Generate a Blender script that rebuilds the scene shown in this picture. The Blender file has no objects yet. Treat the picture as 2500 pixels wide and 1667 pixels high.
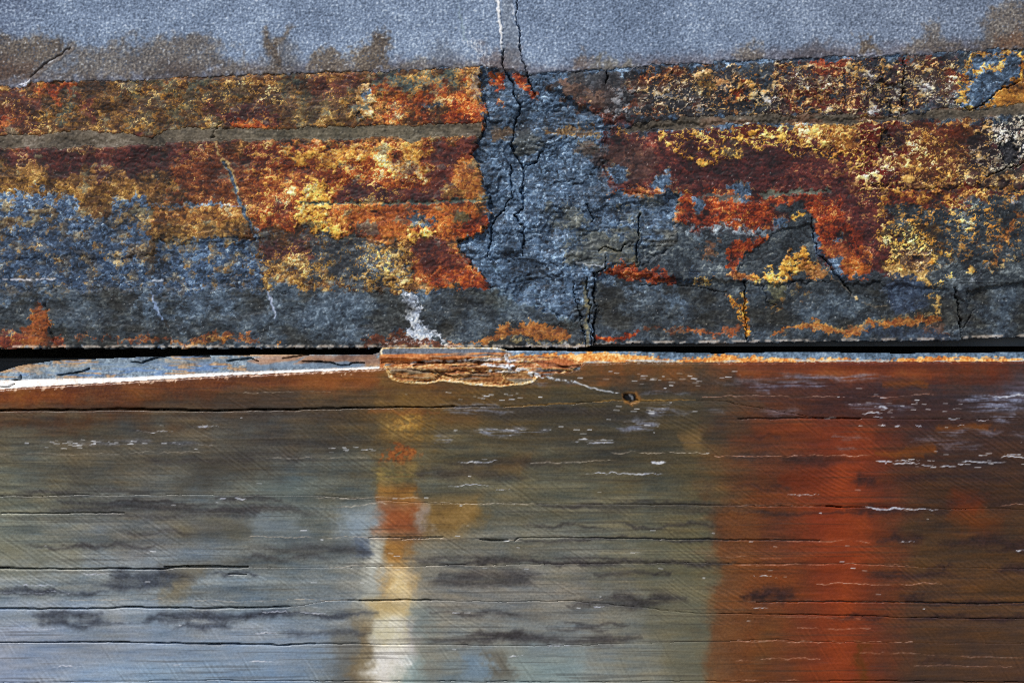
import bpy, math
import numpy as np

# ------------------------------------------------------------------ camera, sky, sun, exposure
SC = bpy.context.scene
COL = SC.collection
MM = 1 / 2500.0            # one photograph pixel on the upper face is 0.4 mm of stone
D = 1.39                   # camera to upper face, metres
CX, CY = 1250.0, 833.5
ZC = 0.9                   # height of the camera above the ground

cam_d = bpy.data.cameras.new('camera')
cam = bpy.data.objects.new('camera', cam_d)
COL.objects.link(cam)
cam.location = (0, -D, ZC)
cam.rotation_euler = (math.radians(90), 0, 0)
cam_d.sensor_width = 36.0
cam_d.lens = 36.0 * D / 1.0
cam_d.clip_start = 0.02
cam_d.clip_end = 500
SC.camera = cam

SUN_EL, SUN_AZ = math.radians(52), math.radians(-34)     # azimuth measured from the wall's normal, to the left
world = bpy.data.worlds.new('World')
SC.world = world
world.use_nodes = True
wn = world.node_tree.nodes
sky = wn.new('ShaderNodeTexSky')
sky.sky_type = 'NISHITA'
sky.sun_disc = False
sky.sun_elevation = SUN_EL
sky.sun_rotation = math.radians(180) - SUN_AZ
wn['Background'].inputs['Strength'].default_value = 0.09
world.node_tree.links.new(sky.outputs[0], wn['Background'].inputs['Color'])
sun_d = bpy.data.lights.new('sun', 'SUN')
sun_d.energy = 3.2
sun_d.angle = math.radians(1.5)
sun_d.color = (1.0, 0.95, 0.88)
sun = bpy.data.objects.new('sun', sun_d)
COL.objects.link(sun)
sun.rotation_euler = (math.radians(90) - SUN_EL, 0, SUN_AZ)
sun.location = (-2, -3, 4)

SC.view_settings.view_transform = 'Standard'
SC.view_settings.look = 'None'
SC.view_settings.exposure = 0.0
SC.view_settings.gamma = 1.0
SC.cycles.use_denoising = False
SC.cycles.max_bounces = 5
SC.cycles.filter_width = 1.0

# ------------------------------------------------------------------ noise and painting tools
F = np.float32


def hex_rgb(h):
    return np.array([int(h[i:i + 2], 16) / 255.0 for i in (0, 2, 4)], F)


def s2l(c):
    return np.where(c <= 0.04045, c / 12.92, ((np.clip(c, 0, 1) + 0.055) / 1.055) ** 2.4).astype(F)


def perlin(x, y, seed):
    rng = np.random.default_rng(seed)
    ang = rng.random(4096).astype(F) * F(2 * math.pi)
    gx, gy = np.cos(ang), np.sin(ang)
    xi = np.floor(x); yi = np.floor(y)
    fx = (x - xi).astype(F); fy = (y - yi).astype(F)
    xi = xi.astype(np.int32); yi = yi.astype(np.int32)
    u = fx * fx * fx * (fx * (fx * 6 - 15) + 10)
    v = fy * fy * fy * (fy * (fy * 6 - 15) + 10)

    def g(ix, iy, dx, dy):
        k = ((ix * 73856093) ^ (iy * 19349663) ^ ((ix + 7 * iy) >> 3)) & 4095
        return gx[k] * dx + gy[k] * dy
    a = g(xi, yi, fx, fy); b = g(xi + 1, yi, fx - 1, fy)
    c = g(xi, yi + 1, fx, fy - 1); d = g(xi + 1, yi + 1, fx - 1, fy - 1)
    ab = a + u * (b - a); cd = c + u * (d - c)
    return ab + v * (cd - ab)


def fbm(x, y, sx, sy, octaves, seed, gain=0.55):
    s = np.zeros(x.shape, F); a = 1.0; n = 0.0
    for o in range(octaves):
        k = 2.03 ** o
        s += F(a) * perlin(x * F(k / sx) + 17.3 * o, y * F(k / sy) - 9.1 * o, seed + 31 * o)
        n += a * a; a *= gain
    return s / F(0.26 * math.sqrt(n))       # about unit variance


def sm(a, b, x):
    t = np.clip((x - a) / (b - a), 0, 1)
    return t * t * (3 - 2 * t)


def seg_dist(px, py, pts, closed):
    """distance to a polyline, parameter of the nearest point (0..n-1), inside flag"""
    n = len(pts)
    best = np.full(px.shape, 1e12, F); par = np.zeros(px.shape, F)
    inside = np.zeros(px.shape, bool)
    for i in range(n if closed else n - 1):
        ax, ay = pts[i]; bx, by = pts[(i + 1) % n]
        ex, ey = bx - ax, by - ay
        wx, wy = px - F(ax), py - F(ay)
        t = np.clip((wx * F(ex) + wy * F(ey)) / F(max(ex * ex + ey * ey, 1e-6)), 0, 1)
        d = (wx - t * F(ex)) ** 2 + (wy - t * F(ey)) ** 2
        m = d < best
        best = np.where(m, d, best); par = np.where(m, i + t, par)
        if closed and ay != by:
            inside ^= ((ay > py) != (by > py)) & (wx < (py - F(ay)) * F(ex / ey))
    return np.sqrt(best), par, inside


class Face:
    """stain colours and relief of one stone face on a grid of photograph-pixel coordinates"""

    def __init__(self, xs, ys, seed, dither=True, flat=1.0):
        self.dither, self.flat = dither, flat
        self.xs, self.ys = xs, ys
        self.X, self.Y = np.meshgrid(xs.astype(F), ys.astype(F))
        X, Y = self.X, self.Y
        self.col = np.zeros(X.shape + (3,), F)
        self.h = np.zeros(X.shape, F)          # relief towards the viewer, in photograph pixels
        self.gloss = np.zeros(X.shape, F)
        B = self.B = {}
        B['big'] = fbm(X, Y, 420, 300, 3, seed + 1)
        B['mid'] = fbm(X, Y, 110, 90, 4, seed + 2)
        B['sml'] = fbm(X, Y, 34, 28, 3, seed + 3)
        B['fin'] = fbm(X, Y, 13, 11, 2, seed + 4)
        B['grn'] = fbm(X, Y, 6.5, 6, 1, seed + 5)
        B['wx'] = fbm(X, Y, 60, 60, 4, seed + 6, .6)
        B['wy'] = fbm(X, Y, 60, 60, 4, seed + 7, .6)
        B['vx'] = fbm(X, Y, 14, 14, 2, seed + 8)
        B['vy'] = fbm(X, Y, 14, 14, 2, seed + 9)
        B['hor'] = fbm(X, Y, 130, 13, 3, seed + 10)
        B['hof'] = fbm(X, Y, 60, 5.5, 2, seed + 11)
        B['hob'] = fbm(X, Y, 420, 46, 3, seed + 12)
        B['mic'] = fbm(X, Y, 4.3, 4.0, 1, seed + 14)
        B['zz'] = .5 * B['sml'] + .6 * B['fin'] + .45 * B['grn'] + .35 * B['mid']
        ux, uy = X + 2 * B['wx'] + 1.2 * B['vx'], Y + 2 * B['wy'] + 1.2 * B['vy']
        B['smo'] = fbm(X, Y, 95, 60, 2, seed + 23, .4)
        B['l1'] = np.abs(fbm(ux, uy, 34, 27, 2, seed + 21, .4))
        B['l2'] = np.abs(fbm(ux, uy, 19, 16, 2, seed + 22, .35))
        B['dia'] = fbm(X + 1.2 * Y, Y - .25 * X, 40, 9, 2, seed + 13)

    def win(self, pts, pad):
        x0 = min(p[0] for p in pts) - pad; x1 = max(p[0] for p in pts) + pad
        y0 = min(p[1] for p in pts) - pad; y1 = max(p[1] for p in pts) + pad
        i0, i1 = np.searchsorted(self.xs, [x0, x1]); j0, j1 = np.searchsorted(self.ys, [y0, y1])
        return (slice(j0, j1), slice(i0, i1))

    def ramp(self, cols, w, mix=(0, .25, .45, .6, .5), off=0.0):
        """a colour from a list, chosen by the grain of the stone"""
        if isinstance(cols, str):
            cols = [cols]
        c = np.stack([hex_rgb(k) for k in cols])
        if len(c) == 1:
            return c[0]
        if len(mix) == 5:
            mix = (mix[0], mix[1] * 1.2, mix[2] * .7, mix[3] * .8, mix[4] * .85, .38)
        z = sum(F(m) * self.B[n][w] for m, n in zip(mix, ('big', 'mid', 'sml', 'fin', 'grn', 'mic')))
        z = z / F(math.sqrt(sum(m * m for m in mix)) + 1e-6)
        t = np.clip(.5 + off + .24 * z, 0, .9999) * (len(c) - 1)
        i = t.astype(np.int32); f = (t - i)[..., None]
        return c[i] * (1 - f) + c[np.minimum(i + 1, len(c) - 1)] * f

    def put(self, w, m, cols, mix=(0, .25, .45, .6, .5), off=0.0, h=0.0, set_h=None):
        if cols is not None:
            c = self.ramp(cols, w, mix, off)
            self.col[w] += (c - self.col[w]) * m[..., None]
        if h:
            self.h[w] += F(h) * m
        if set_h is not None:
            self.h[w] += (F(set_h) - self.h[w]) * m

    def warped(self, w, warp):
        a, b = warp
        k = F(self.flat)
        return (self.X[w] + F(a) * self.B['wx'][w] + F(b) * self.B['vx'][w],
                self.Y[w] + k * (F(a) * self.B['wy'][w] + F(b) * self.B['vy'][w]))

    def poly(self, pts, cols, a=1.0, soft=5, warp=(7, 3), mot=None, mix=(0, .25, .45, .6, .5), off=0.0, h=0.0, set_h=None, dry=False, rim=None):
        w = self.win(pts, 3 * sum(warp) + soft + 4)
        px, py = self.warped(w, warp)
        d, _, ins = seg_dist(px, py, pts, True)
        m = sm(-soft, soft, np.where(ins, d, -d))
        if self.dither and soft >= 4 and not dry:      # stains end in flecks, not in a fade
            m = sm(.22, .78, m + F(.3) * self.B['zz'][w] * sm(0, .25, m) * sm(1.35, .8, m))
        m0 = m
        m = m * F(a)
        if mot:
            n, th, so = mot
            m = m * sm(th - so, th + so, self.B[n][w])
        if dry:
            return w, m
        self.put(w, m, cols, mix, off, h, set_h)
        if self.dither and soft >= 4 and isinstance(cols, list) and len(cols) > 2:
            c = hex_rgb(cols[len(cols) // 2])
            if c[0] - c[2] > .2 or rim:          # iron stains end in a thin golden front
                e = np.clip(4 * m0 * (1 - m0), 0, 1) ** 3 * sm(-.9, .5, self.B['mid'][w] + .5 * self.B['sml'][w]) * F(.6 if rim is None else rim)
                self.put(w, e, GOLD, mix=(0, .5, .5, .2, .15, .1))
        return w, m

    def line(self, pts, wid, cols, a=1.0, soft=1.6, warp=(2, 1.2), mot=None, mix=(0, .25, .45, .6, .5), off=0.0, h=0.0, taper=False):
        w = self.win(pts, 3 * sum(warp) + (max(wid) if hasattr(wid, '__len__') else wid) + soft + 4)
        px, py = self.warped(w, warp)
        d, par, _ = seg_dist(px, py, pts, False)
        if hasattr(wid, '__len__'):
            ww = np.interp(par, np.arange(len(wid)), wid).astype(F)
        else:
            ww = F(wid)
        if taper:
            q = par / (len(pts) - 1)
            ww = ww * np.clip(4 * q * (1 - q) + .08, 0, 1)
        m = sm(-soft, soft, ww / 2 - d) * F(a)
        if mot:
            n, th, so = mot
            m = m * sm(th - so, th + so, self.B[n][w])
        self.put(w, m, cols, mix, off, h)
        return w, m

    def crack(self, pts, wid=3.0, depth=30.0, warp=(2.5, 1.5), mot=None):
        """an open slit, truly deep"""
        return self.line(pts, wid, None, soft=1.3, warp=warp, h=-depth, mot=mot)

    def lace(self, pts, wall, hole, s=17, a=1.0, warp=(10, 5), soft=8, th=.2, seed=5, h=2.2, keep=0.0):
        """crust of small open cells: pale rims round dark pits"""
        w, m = self.poly(pts, None, a=a, warp=warp, soft=soft, dry=True)
        a1, a2 = (self.B['l1'][w], self.B['l2'][w]) if s >= 17 else (self.B['l2'][w], self.B['l1'][w])
        t = F(th) * np.clip(1 + .25 * self.B['sml'][w], .4, 2)
        rim = np.maximum(sm(t * 1.7, t * .8, a1), .8 * sm(t * .9, t * .35, a2)) * sm(-1.7, -.7, self.B['mid'][w] + .3 * self.B['sml'][w])
        if hole is not None:
            self.put(w, m * (1 - rim) * sm(-1.4, -.6, self.B['sml'][w]) * F(1 - keep), hole, off=-.08)
        self.put(w, m * rim, wall, mix=(0, .5, .5, .3, .15, .1), off=.06)
        self.h[w] += m * (rim - .35) * F(h) * F(.45)


def curve(pts):
    p = np.array(pts, F)
    return lambda x: np.interp(x, p[:, 0], p[:, 1]).astype(F)


def axis(lo, hi, step, far_lo, far_hi):
    a = list(np.arange(lo, hi + .01, step))
    s, v, left = step, lo, []
    while v > far_lo:
        s *= 1.35; v -= min(s, 90); left.append(v)
    s, v, right = step, hi, []
    while v < far_hi:
        s *= 1.35; v += min(s, 90); right.append(v)
    return np.array(left[::-1] + a + right)


# ------------------------------------------------------------------ palette (weathered slate)
GOLD = ['7c4616', 'b8782a', 'e0a848', 'f6d07c', 'fff0c4']
BLUE = ['111821', '273648', '41566f', '637c97', 'aac2d8']
BLUED = ['12161d', '222b38', '34424f', '4a5866', '768796']
OLIV = ['12161b', '232a31', '384149', '4f5557', '7e837e']
BAND = ['2e2a24', '4a4238', '605648', '74695a', '92887a']
RUST = ['24100d', '562010', '8c3c18', 'b06428', 'd89c50']
REDO = ['300e0c', '70200f', 'a43a14', 'c86422', 'ec9c50']
MAR = ['1a0d11', '33181c', '4a2022', '642c26', '8c4a34']
OCH = ['2a1b10', '5a3a1c', '8a602a', 'b88c44', 'e4c888']
BRN = ['1c120f', '3e2416', '66401f', '90602e', 'c89a58']
UMB = ['22160f', '432b19', '6a4824', '8e6a38', 'c4a468']
YEL = ['8a4414', 'd08024', 'f0b444', 'fad26a', 'fff0b0']
CREAM = ['b07030', 'dca860', 'f2d090', 'faeabf', 'ffffff']
WHITE = ['8a94a6', 'bcc8d8', 'e2e8f2', 'ffffff', 'ffffff']
BLACK = ['0a0a0e', '14141a', '1f2026', '2c2c30', '4a4a50']
GREYT = ['46546a', '62738c', '7b8da9', '94a8c4', 'c6d6e8']
DIRT = ['2c221c', '4a3d33', '655648', '7f705f', 'a89a88']

# ================================================================== UPPER BLOCK: the cleft face
STEP = 1.95
XS = axis(-40, 2540, STEP, -2300, 4800)
YU = axis(-30, 850, STEP, -900, 851)
U = Face(XS, YU, 100)
W = (slice(None), slice(None))
X, Y, B = U.X, U.Y, U.B

top_edge = curve([(-300, 214), (0, 211), (46, 212), (77, 200), (171, 199), (306, 196), (490, 188), (700, 180), (937, 174), (1120, 165),
                  (1172, 163), (1230, 172), (1292, 182), (1396, 172), (1506, 171), (1546, 166), (1583, 157), (1736, 156), (1782, 150),
                  (1932, 144), (2075, 138), (2198, 136), (2351, 125), (2500, 119), (2800, 110)])
TE = top_edge(X) + 2.0 * B['wy'] + 1.5 * B['vy']

# underlying slate everywhere
U.put(W, np.ones_like(X), BLUE)
# left: broad rust and ochre
U.poly([(-900, 190), (600, 170), (1170, 160), (1170, 340), (1190, 480), (1195, 560), (1120, 590), (1195, 700), (900, 720), (640, 690),
        (560, 560), (300, 520), (-900, 520)], BRN, warp=(5, 2), soft=4)
U.poly([(-900, 400), (150, 400), (560, 430), (560, 530), (380, 585), (-900, 620)], UMB, warp=(16, 6), soft=26)
# ---- top-left strip between the grey sheet and the muddy seam
U.poly([(0, 215), (80, 205), (620, 185), (660, 330), (0, 330)], OCH, a=.85, warp=(14, 6), soft=14, off=-.14)
U.poly([(-300, 225), (70, 225), (110, 330), (-300, 330)], MAR, a=.8, warp=(14, 5), soft=12, off=.15)
U.poly([(60, 212), (180, 200), (170, 240), (90, 240)], REDO, a=.9, warp=(9, 5), soft=6, mot=('sml', -.4, .5))
U.poly([(-60, 285), (40, 285), (40, 320), (-60, 325)], REDO, a=.7, warp=(8, 4), off=.1)
for x, y, r in ((150, 275, 24), (175, 222, 14), (300, 235, 18), (345, 215, 16), (400, 205, 20), (480, 215, 24), (550, 225, 18), (640, 230, 22),
                (720, 200, 28), (700, 240, 26), (760, 280, 40), (820, 275, 26), (950, 190, 40), (1040, 195, 30), (1100, 200, 22)):
    U.poly([(x - r, y), (x, y - r * .8), (x + r, y), (x, y + r * .8)], ['26343c', '3c4e52', '556660', '747a68'], a=.75, warp=(12, 6), soft=10)
U.poly([(300, 205), (620, 190), (620, 225), (300, 235)], OCH, a=.5, warp=(8, 5), mot=('sml', .2, .3))
U.poly([(300, 200), (900, 180), (880, 310), (620, 310), (300, 320)], ['1c2220', '343a32', '4e5244', '70684a'], a=.75, warp=(16, 8), mot=('sml', .05, .5))
U.poly([(0, 215), (700, 185), (700, 312), (0, 325)], ['1a110e', '33211a', '4c3222'], a=.7, warp=(16, 8), mot=('mid', .45, .5))
for x, y in ((205, 245), (220, 275), (560, 285), (600, 300), (510, 270), (890, 260), (815, 250), (715, 255)):
    U.poly([(x - 18, y - 22), (x + 14, y - 14), (x + 22, y + 24), (x - 10, y + 16)], MAR, a=.8, warp=(10, 5), soft=8)
U.poly([(530, 275), (640, 250), (690, 300), (640, 312), (540, 312)], MAR, a=.9, warp=(8, 4))
U.poly([(555, 300), (600, 288), (650, 308), (690, 318), (570, 316)], REDO, warp=(4, 3), soft=4, off=.12)
U.poly([(690, 235), (860, 215), (890, 300), (700, 312)], ['38251c', '5c4430', '7a6440', '9a8458'], a=.7, warp=(18, 6), soft=18)
U.poly([(760, 190), (880, 185), (870, 230), (780, 245)], MAR, a=.7, warp=(12, 5), soft=14, off=.1)
U.poly([(750, 270), (950, 262), (950, 312), (740, 312)], OCH, a=.6, warp=(10, 5), mot=('sml', -.1, .4), off=.05)
U.poly([(900, 205), (1165, 190), (1185, 300), (900, 312)], REDO, a=.75, warp=(16, 6), soft=16, mot=('sml', -.5, .7))
U.poly([(930, 180), (1130, 172), (1130, 205), (960, 225)], ['2c3e48', '455a60', '66766a', 'b08040', 'd89040'], a=.85, warp=(14, 6), soft=12)
U.poly([(1110, 240), (1185, 260), (1180, 308), (1090, 306)], REDO, a=.9, warp=(8, 4), soft=8)
# pale rimmed scab
U.poly([(876, 215), (888, 200), (908, 205), (912, 240), (905, 262), (912, 282), (890, 298), (862, 292), (850, 275), (872, 255)], CREAM, warp=(5, 3), off=-.1, h=3)
U.poly([(882, 225), (903, 224), (902, 238), (886, 248)], BLUE, warp=(4, 2), h=-2)
U.poly([(855, 262), (905, 258), (905, 270), (856, 272)], ['3a464a', '5c6660', '7c7c66'], warp=(4, 2))
U.poly([(866, 279), (888, 279), (882, 290), (868, 291)], BLACK, warp=(3, 2), h=-4)
U.poly([(1030, 275), (1062, 234), (1085, 245), (1060, 265), (1045, 285)], CREAM, a=.9, warp=(7, 4), off=-.12)
U.line([(1030, 262), (1075, 258)], 9, BLUE, warp=(3, 2))
U.poly([(1150, 172), (1170, 170), (1168, 235), (1152, 240)], ['6a4a38', '9a8878', 'c8b8a0'], warp=(4, 3), a=.8)
# ---- muddy seam, left of the fracture
sb = [(-900, 330), (0, 330), (130, 325), (230, 318), (330, 327), (370, 338), (410, 315), (520, 312), (700, 314), (760, 310), (1000, 306), (1110, 301), (1185, 303)]
sbl = [(1175, 338), (1060, 336), (1000, 345), (960, 336), (780, 340), (600, 345), (440, 348), (350, 356), (220, 360), (0, 362), (-900, 364)]
# ---- below the seam
U.poly([(-300, 362), (360, 352), (560, 345), (600, 420), (480, 470), (300, 440), (150, 430), (60, 400), (-300, 410)], MAR, a=.95, warp=(14, 5), soft=22, off=-.04)
U.poly([(-300, 395), (60, 400), (160, 435), (330, 410), (420, 440), (420, 480), (200, 475), (-300, 490)], OCH, a=.8, warp=(16, 6), soft=20, off=-.06)
U.poly([(400, 390), (560, 355), (600, 380), (590, 500), (430, 500)], ['26110d', '4a2013', '7a3c1a', 'a86c34'], a=.9, warp=(14, 5), soft=16)
U.poly([(150, 355), (215, 352), (225, 362), (150, 364)], CREAM, a=.8, warp=(5, 4), mot=('fin', .0, .4), off=-.15)
U.poly([(600, 345), (1160, 338), (1165, 480), (1190, 540), (1080, 590), (620, 560)], REDO, a=.7, warp=(8, 4), soft=12)
U.poly([(600, 352), (680, 345), (690, 390), (620, 420), (600, 560), (575, 470)], MAR, a=.6, warp=(12, 5), soft=16, off=.15)
for x, y, r in ((628, 495, 24), (690, 500, 24), (655, 480, 10), (745, 455, 12), (640, 415, 10)):
    U.poly([(x - r, y), (x, y - r), (x + r, y), (x, y + r)], MAR, a=.8, warp=(7, 3), soft=8)
U.poly([(735, 365), (790, 355), (810, 350), (930, 355), (1040, 340), (1060, 350), (1045, 400), (1055, 430), (1015, 440), (960, 420),
        (900, 400), (800, 405), (720, 400), (690, 372)], YEL, a=.8, warp=(10, 5), mot=('sml', -.55, .7), off=.0, h=1.5)
U.lace([(820, 352), (950, 355), (1040, 338), (1055, 380), (1000, 410), (930, 395), (840, 385)], CREAM, None, s=15, a=.75, th=.12, seed=8)
U.poly([(950, 395), (1045, 405), (1055, 432), (1010, 436), (960, 425)], ['5a4a48', '8a7c68', 'b8a888', 'e8e0c0'], a=.7, warp=(8, 5), mot=('fin', -.3, .5))
U.poly([(600, 420), (720, 405), (800, 430), (800, 490), (700, 480), (640, 520), (590, 470)], RUST, a=.6, warp=(12, 5), off=.1)
U.poly([(760, 440), (800, 430), (812, 450), (805, 490), (808, 540), (850, 560), (840, 578), (780, 575), (725, 560), (735, 500), (745, 470)], YEL,
       warp=(8, 5), mot=('fin', -1.0, .6), h=2)
U.poly([(735, 545), (790, 540), (775, 562), (740, 562)], ['3a3320', '5a5030', '7a6a38'], a=.8, warp=(6, 4))
U.poly([(560, 380), (600, 400), (640, 540), (615, 560)], RUST, a=.35, off=.1)
U.poly([(825, 460), (850, 448), (930, 452), (980, 462), (1100, 470), (1090, 488), (930, 495), (820, 492)], MAR, warp=(5, 3), soft=6, off=.06)
U.poly([(990, 440), (1080, 450), (1160, 420), (1160, 470), (1090, 480)], MAR, a=.85, warp=(8, 3), soft=9, off=.05)
U.poly([(1060, 345), (1165, 342), (1140, 380), (1100, 410), (1080, 450), (1050, 430)], MAR, a=.9, warp=(8, 3), soft=9, off=.05)
U.poly([(1110, 400), (1145, 390), (1180, 430), (1190, 490), (1120, 490), (1100, 440)], ['5a2410', 'a05420', 'c08038', 'cfa050'], a=.85, warp=(8, 4), soft=8)
U.poly([(1075, 455), (1150, 462), (1130, 485), (1080, 488)], OCH, a=.8, warp=(7, 4))
U.line([(740, 502), (800, 496), (900, 498), (1040, 494), (1190, 488)], [5, 6, 9, 7, 7], ['2c3a3e', '46544e', '66705e', '8a8a70'], warp=(3, 1.5), h=-2)
U.line([(830, 582), (900, 578), (970, 580)], 9, ['1e3038', '3a4c4c', '586658'], a=.85, warp=(4, 2), h=-1.5)
U.poly([(820, 505), (1180, 500), (1190, 545), (1090, 575), (850, 575)], ['6a2810', 'b05420', 'cf7c30', 'd89848'], a=.7, warp=(12, 5), soft=14)
U.poly([(985, 525), (1020, 522), (1060, 535), (1050, 555), (1010, 560), (985, 545)], BLUED, warp=(7, 4), soft=4)
U.poly([(870, 545), (930, 540), (930, 565), (870, 568)], BLUED, a=.6, warp=(9, 5))
U.poly([(992, 550), (1002, 556), (1008, 574), (1040, 562), (1068, 570), (1040, 582), (1020, 585), (1015, 598), (1000, 600), (1003, 580)], YEL, warp=(4, 3), h=2, off=.08)
U.poly([(1115, 520), (1145, 525), (1150, 552), (1120, 550)], ['33463c', '5a5c40', '8a7040'], a=.8, warp=(6, 4))
U.poly([(1130, 540), (1190, 520), (1198, 548), (1170, 572), (1120, 570)], REDO, a=.9, warp=(4, 3), off=-.1)
# lower left: blue mottled slate with ochre remnants
U.poly([(-300, 500), (80, 470), (190, 480), (200, 520), (260, 520), (280, 490), (365, 480), (380, 590), (640, 575), (640, 690), (560, 710),
        (-300, 720)], ['141c28', '26384c', '42597a', '6f8aa6', 'c0d2e0'], warp=(12, 6), soft=14, mix=(0, .15, .4, .7, .6))
U.poly([(-100, 500), (140, 490), (150, 560), (100, 572), (60, 560), (-100, 545)], OCH, a=.55, warp=(16, 8), mot=('sml', .1, .4))
U.poly([(190, 500), (225, 515), (225, 530), (190, 525)], OCH, a=.8, warp=(6, 4))
U.poly([(280, 520), (370, 525), (368, 560), (300, 560)], OCH, a=.75, warp=(12, 7), mot=('fin', -.3, .5))
U.poly([(370, 505), (590, 498), (600, 540), (590, 575), (500, 580), (375, 592), (368, 560)], OCH, a=.92, warp=(3, 2), soft=3, off=-.02)
U.poly([(370, 505), (590, 498), (590, 540), (380, 560)], RUST, a=.3, warp=(8, 4), soft=10)
U.line([(365, 480), (372, 540), (372, 620)], 9, OCH, a=.8, warp=(4, 3), off=.08)
U.line([(375, 500), (470, 500), (600, 502)], [3, 9, 6], BLUE, warp=(3, 2), off=.08)
U.poly([(310, 595), (365, 600), (365, 635), (320, 630)], UMB, a=.6, warp=(9, 5))
U.poly([(180, 610), (215, 605), (225, 640), (180, 640)], UMB, a=.4, warp=(9, 5))
# centre-left under the fracture corner
U.poly([(640, 585), (800, 580), (960, 590), (1000, 640), (1000, 690), (900, 705), (780, 690), (700, 660), (640, 640)], BLUED, a=.85, warp=(14, 6), soft=14, off=.12)
U.poly([(640, 590), (760, 585), (780, 620), (720, 640), (650, 630)], MAR, a=.8, warp=(10, 5), soft=12, off=.2)
U.poly([(650, 620), (780, 630), (820, 690), (780, 700), (640, 695), (620, 670)], OCH, a=.8, warp=(14, 7), mot=('sml', -.5, .6), off=-.03)
U.poly([(900, 605), (990, 600), (1010, 650), (1000, 715), (900, 720), (880, 690), (930, 660)], OCH, a=.95, warp=(14, 8), mot=('fin', -.1, .4), off=.14, h=1.5)
U.poly([(1000, 590), (1120, 588), (1135, 630), (1160, 660), (1195, 695), (1100, 700), (1010, 690)], ['33141a', '6a2c1c', '9c4a1e', 'c0752c'], a=.95, warp=(7, 4), soft=6)
U.poly([(1010, 590), (1110, 590), (1130, 640), (1060, 660), (1020, 640)], MAR, a=.8, warp=(10, 4), soft=12, off=.1)
U.poly([(1060, 660), (1150, 652), (1198, 695), (1150, 704), (1060, 700)], REDO, a=.7, warp=(6, 3), off=.06)
# lower band of quiet olive slate, left half
U.poly([(-900, 715), (200, 705), (560, 715), (640, 708), (900, 705), (1000, 722), (1150, 705), (1200, 712), (1330, 760), (1420, 790), (1420, 860), (-900, 860)],
       OLIV, warp=(8, 4), soft=10, mix=(0, .5, .4, .6, .5), off=-.04)
U.poly([(640, 705), (1000, 725), (980, 850), (680, 850)], ['1c2430', '2e3a48', '44525f', '5a6874', '8c9aa6'], a=.75, warp=(14, 6), soft=22)
U.poly([(300, 710), (580, 720), (560, 760), (420, 780), (340, 750)], BLUE, a=.5, warp=(16, 6), soft=26)
U.poly([(0, 715), (120, 715), (120, 740), (0, 738)], BLUE, a=.6, warp=(8, 5), soft=12)
for p in (([(85, 735), (100, 738), (112, 765), (125, 805), (140, 850), (-60, 850), (40, 815), (70, 785)]),):
    U.poly(p, ['3a1a10', '6e3416', '9a5220', '7a5a38'], warp=(4, 2), soft=5)
U.poly([(-100, 805), (60, 820), (60, 850), (-100, 850)], ['40181a', '6a2a20', '8a4024'], a=.8, warp=(8, 4), soft=10)
U.poly([(130, 815), (160, 808), (165, 850), (135, 850)], REDO, a=.8, warp=(5, 3))
U.line([(190, 830), (330, 825), (430, 832), (560, 822), (620, 838)], [5, 12, 16, 14, 8], RUST, a=.75, warp=(8, 4), mot=('fin', -.5, .6), off=.06)
U.line([(470, 840), (560, 826)], 7, YEL, a=.55, warp=(5, 3), off=-.3)
U.line([(682, 833), (683, 848)], 7, YEL, warp=(2, 2), off=-.1)
U.poly([(885, 820), (1010, 815), (1060, 830), (1140, 838), (1100, 850), (885, 850)], ['33140e', '5a2a18', '7c3a1c'], a=.85, warp=(8, 4), soft=7)
U.poly([(1080, 842), (1160, 835), (1190, 820), (1230, 792), (1280, 788), (1340, 790), (1385, 805), (1382, 832), (1340, 835), (1270, 820), (1200, 838)],
       ['5a2c16', '8c4c22', 'b0702e', 'a87848'], a=.92, warp=(5, 3), soft=5)
U.poly([(1220, 845), (1240, 820), (1262, 822), (1275, 848)], BLUED, warp=(3, 2))
U.line([(1200, 838), (1235, 822), (1300, 838), (1410, 840)], 6, ['a87838', 'd8b868', 'f0e0a0'], a=.6, warp=(5, 4), mot=('fin', -.1, .5))
U.line([(1215, 849), (1300, 844), (1420, 846)], 6, WHITE, a=.6, warp=(4, 2), mot=('fin', -.2, .5), off=-.2)
# white lime wash
U.poly([(985, 722), (1018, 722), (1024, 765), (1045, 790), (1058, 830), (1040, 835), (1000, 815), (990, 770)], ['6a7488', 'a8b6cc', 'dfe8f4', 'ffffff'], warp=(5, 4), mot=('vx', -1.1, .6), off=.02, h=1.0)
U.line([(1045, 795), (1075, 828), (1095, 846)], [6, 5, 3], WHITE, a=.9, warp=(3, 2), off=-.05)
U.line([(930, 845), (950, 832), (990, 828), (1030, 840)], 5, WHITE, a=.7, warp=(4, 3), mot=('fin', -.4, .5), off=-.1)
U.line([(870, 800), (910, 795), (940, 788)], 2.5, WHITE, a=.5, off=-.2)
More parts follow.
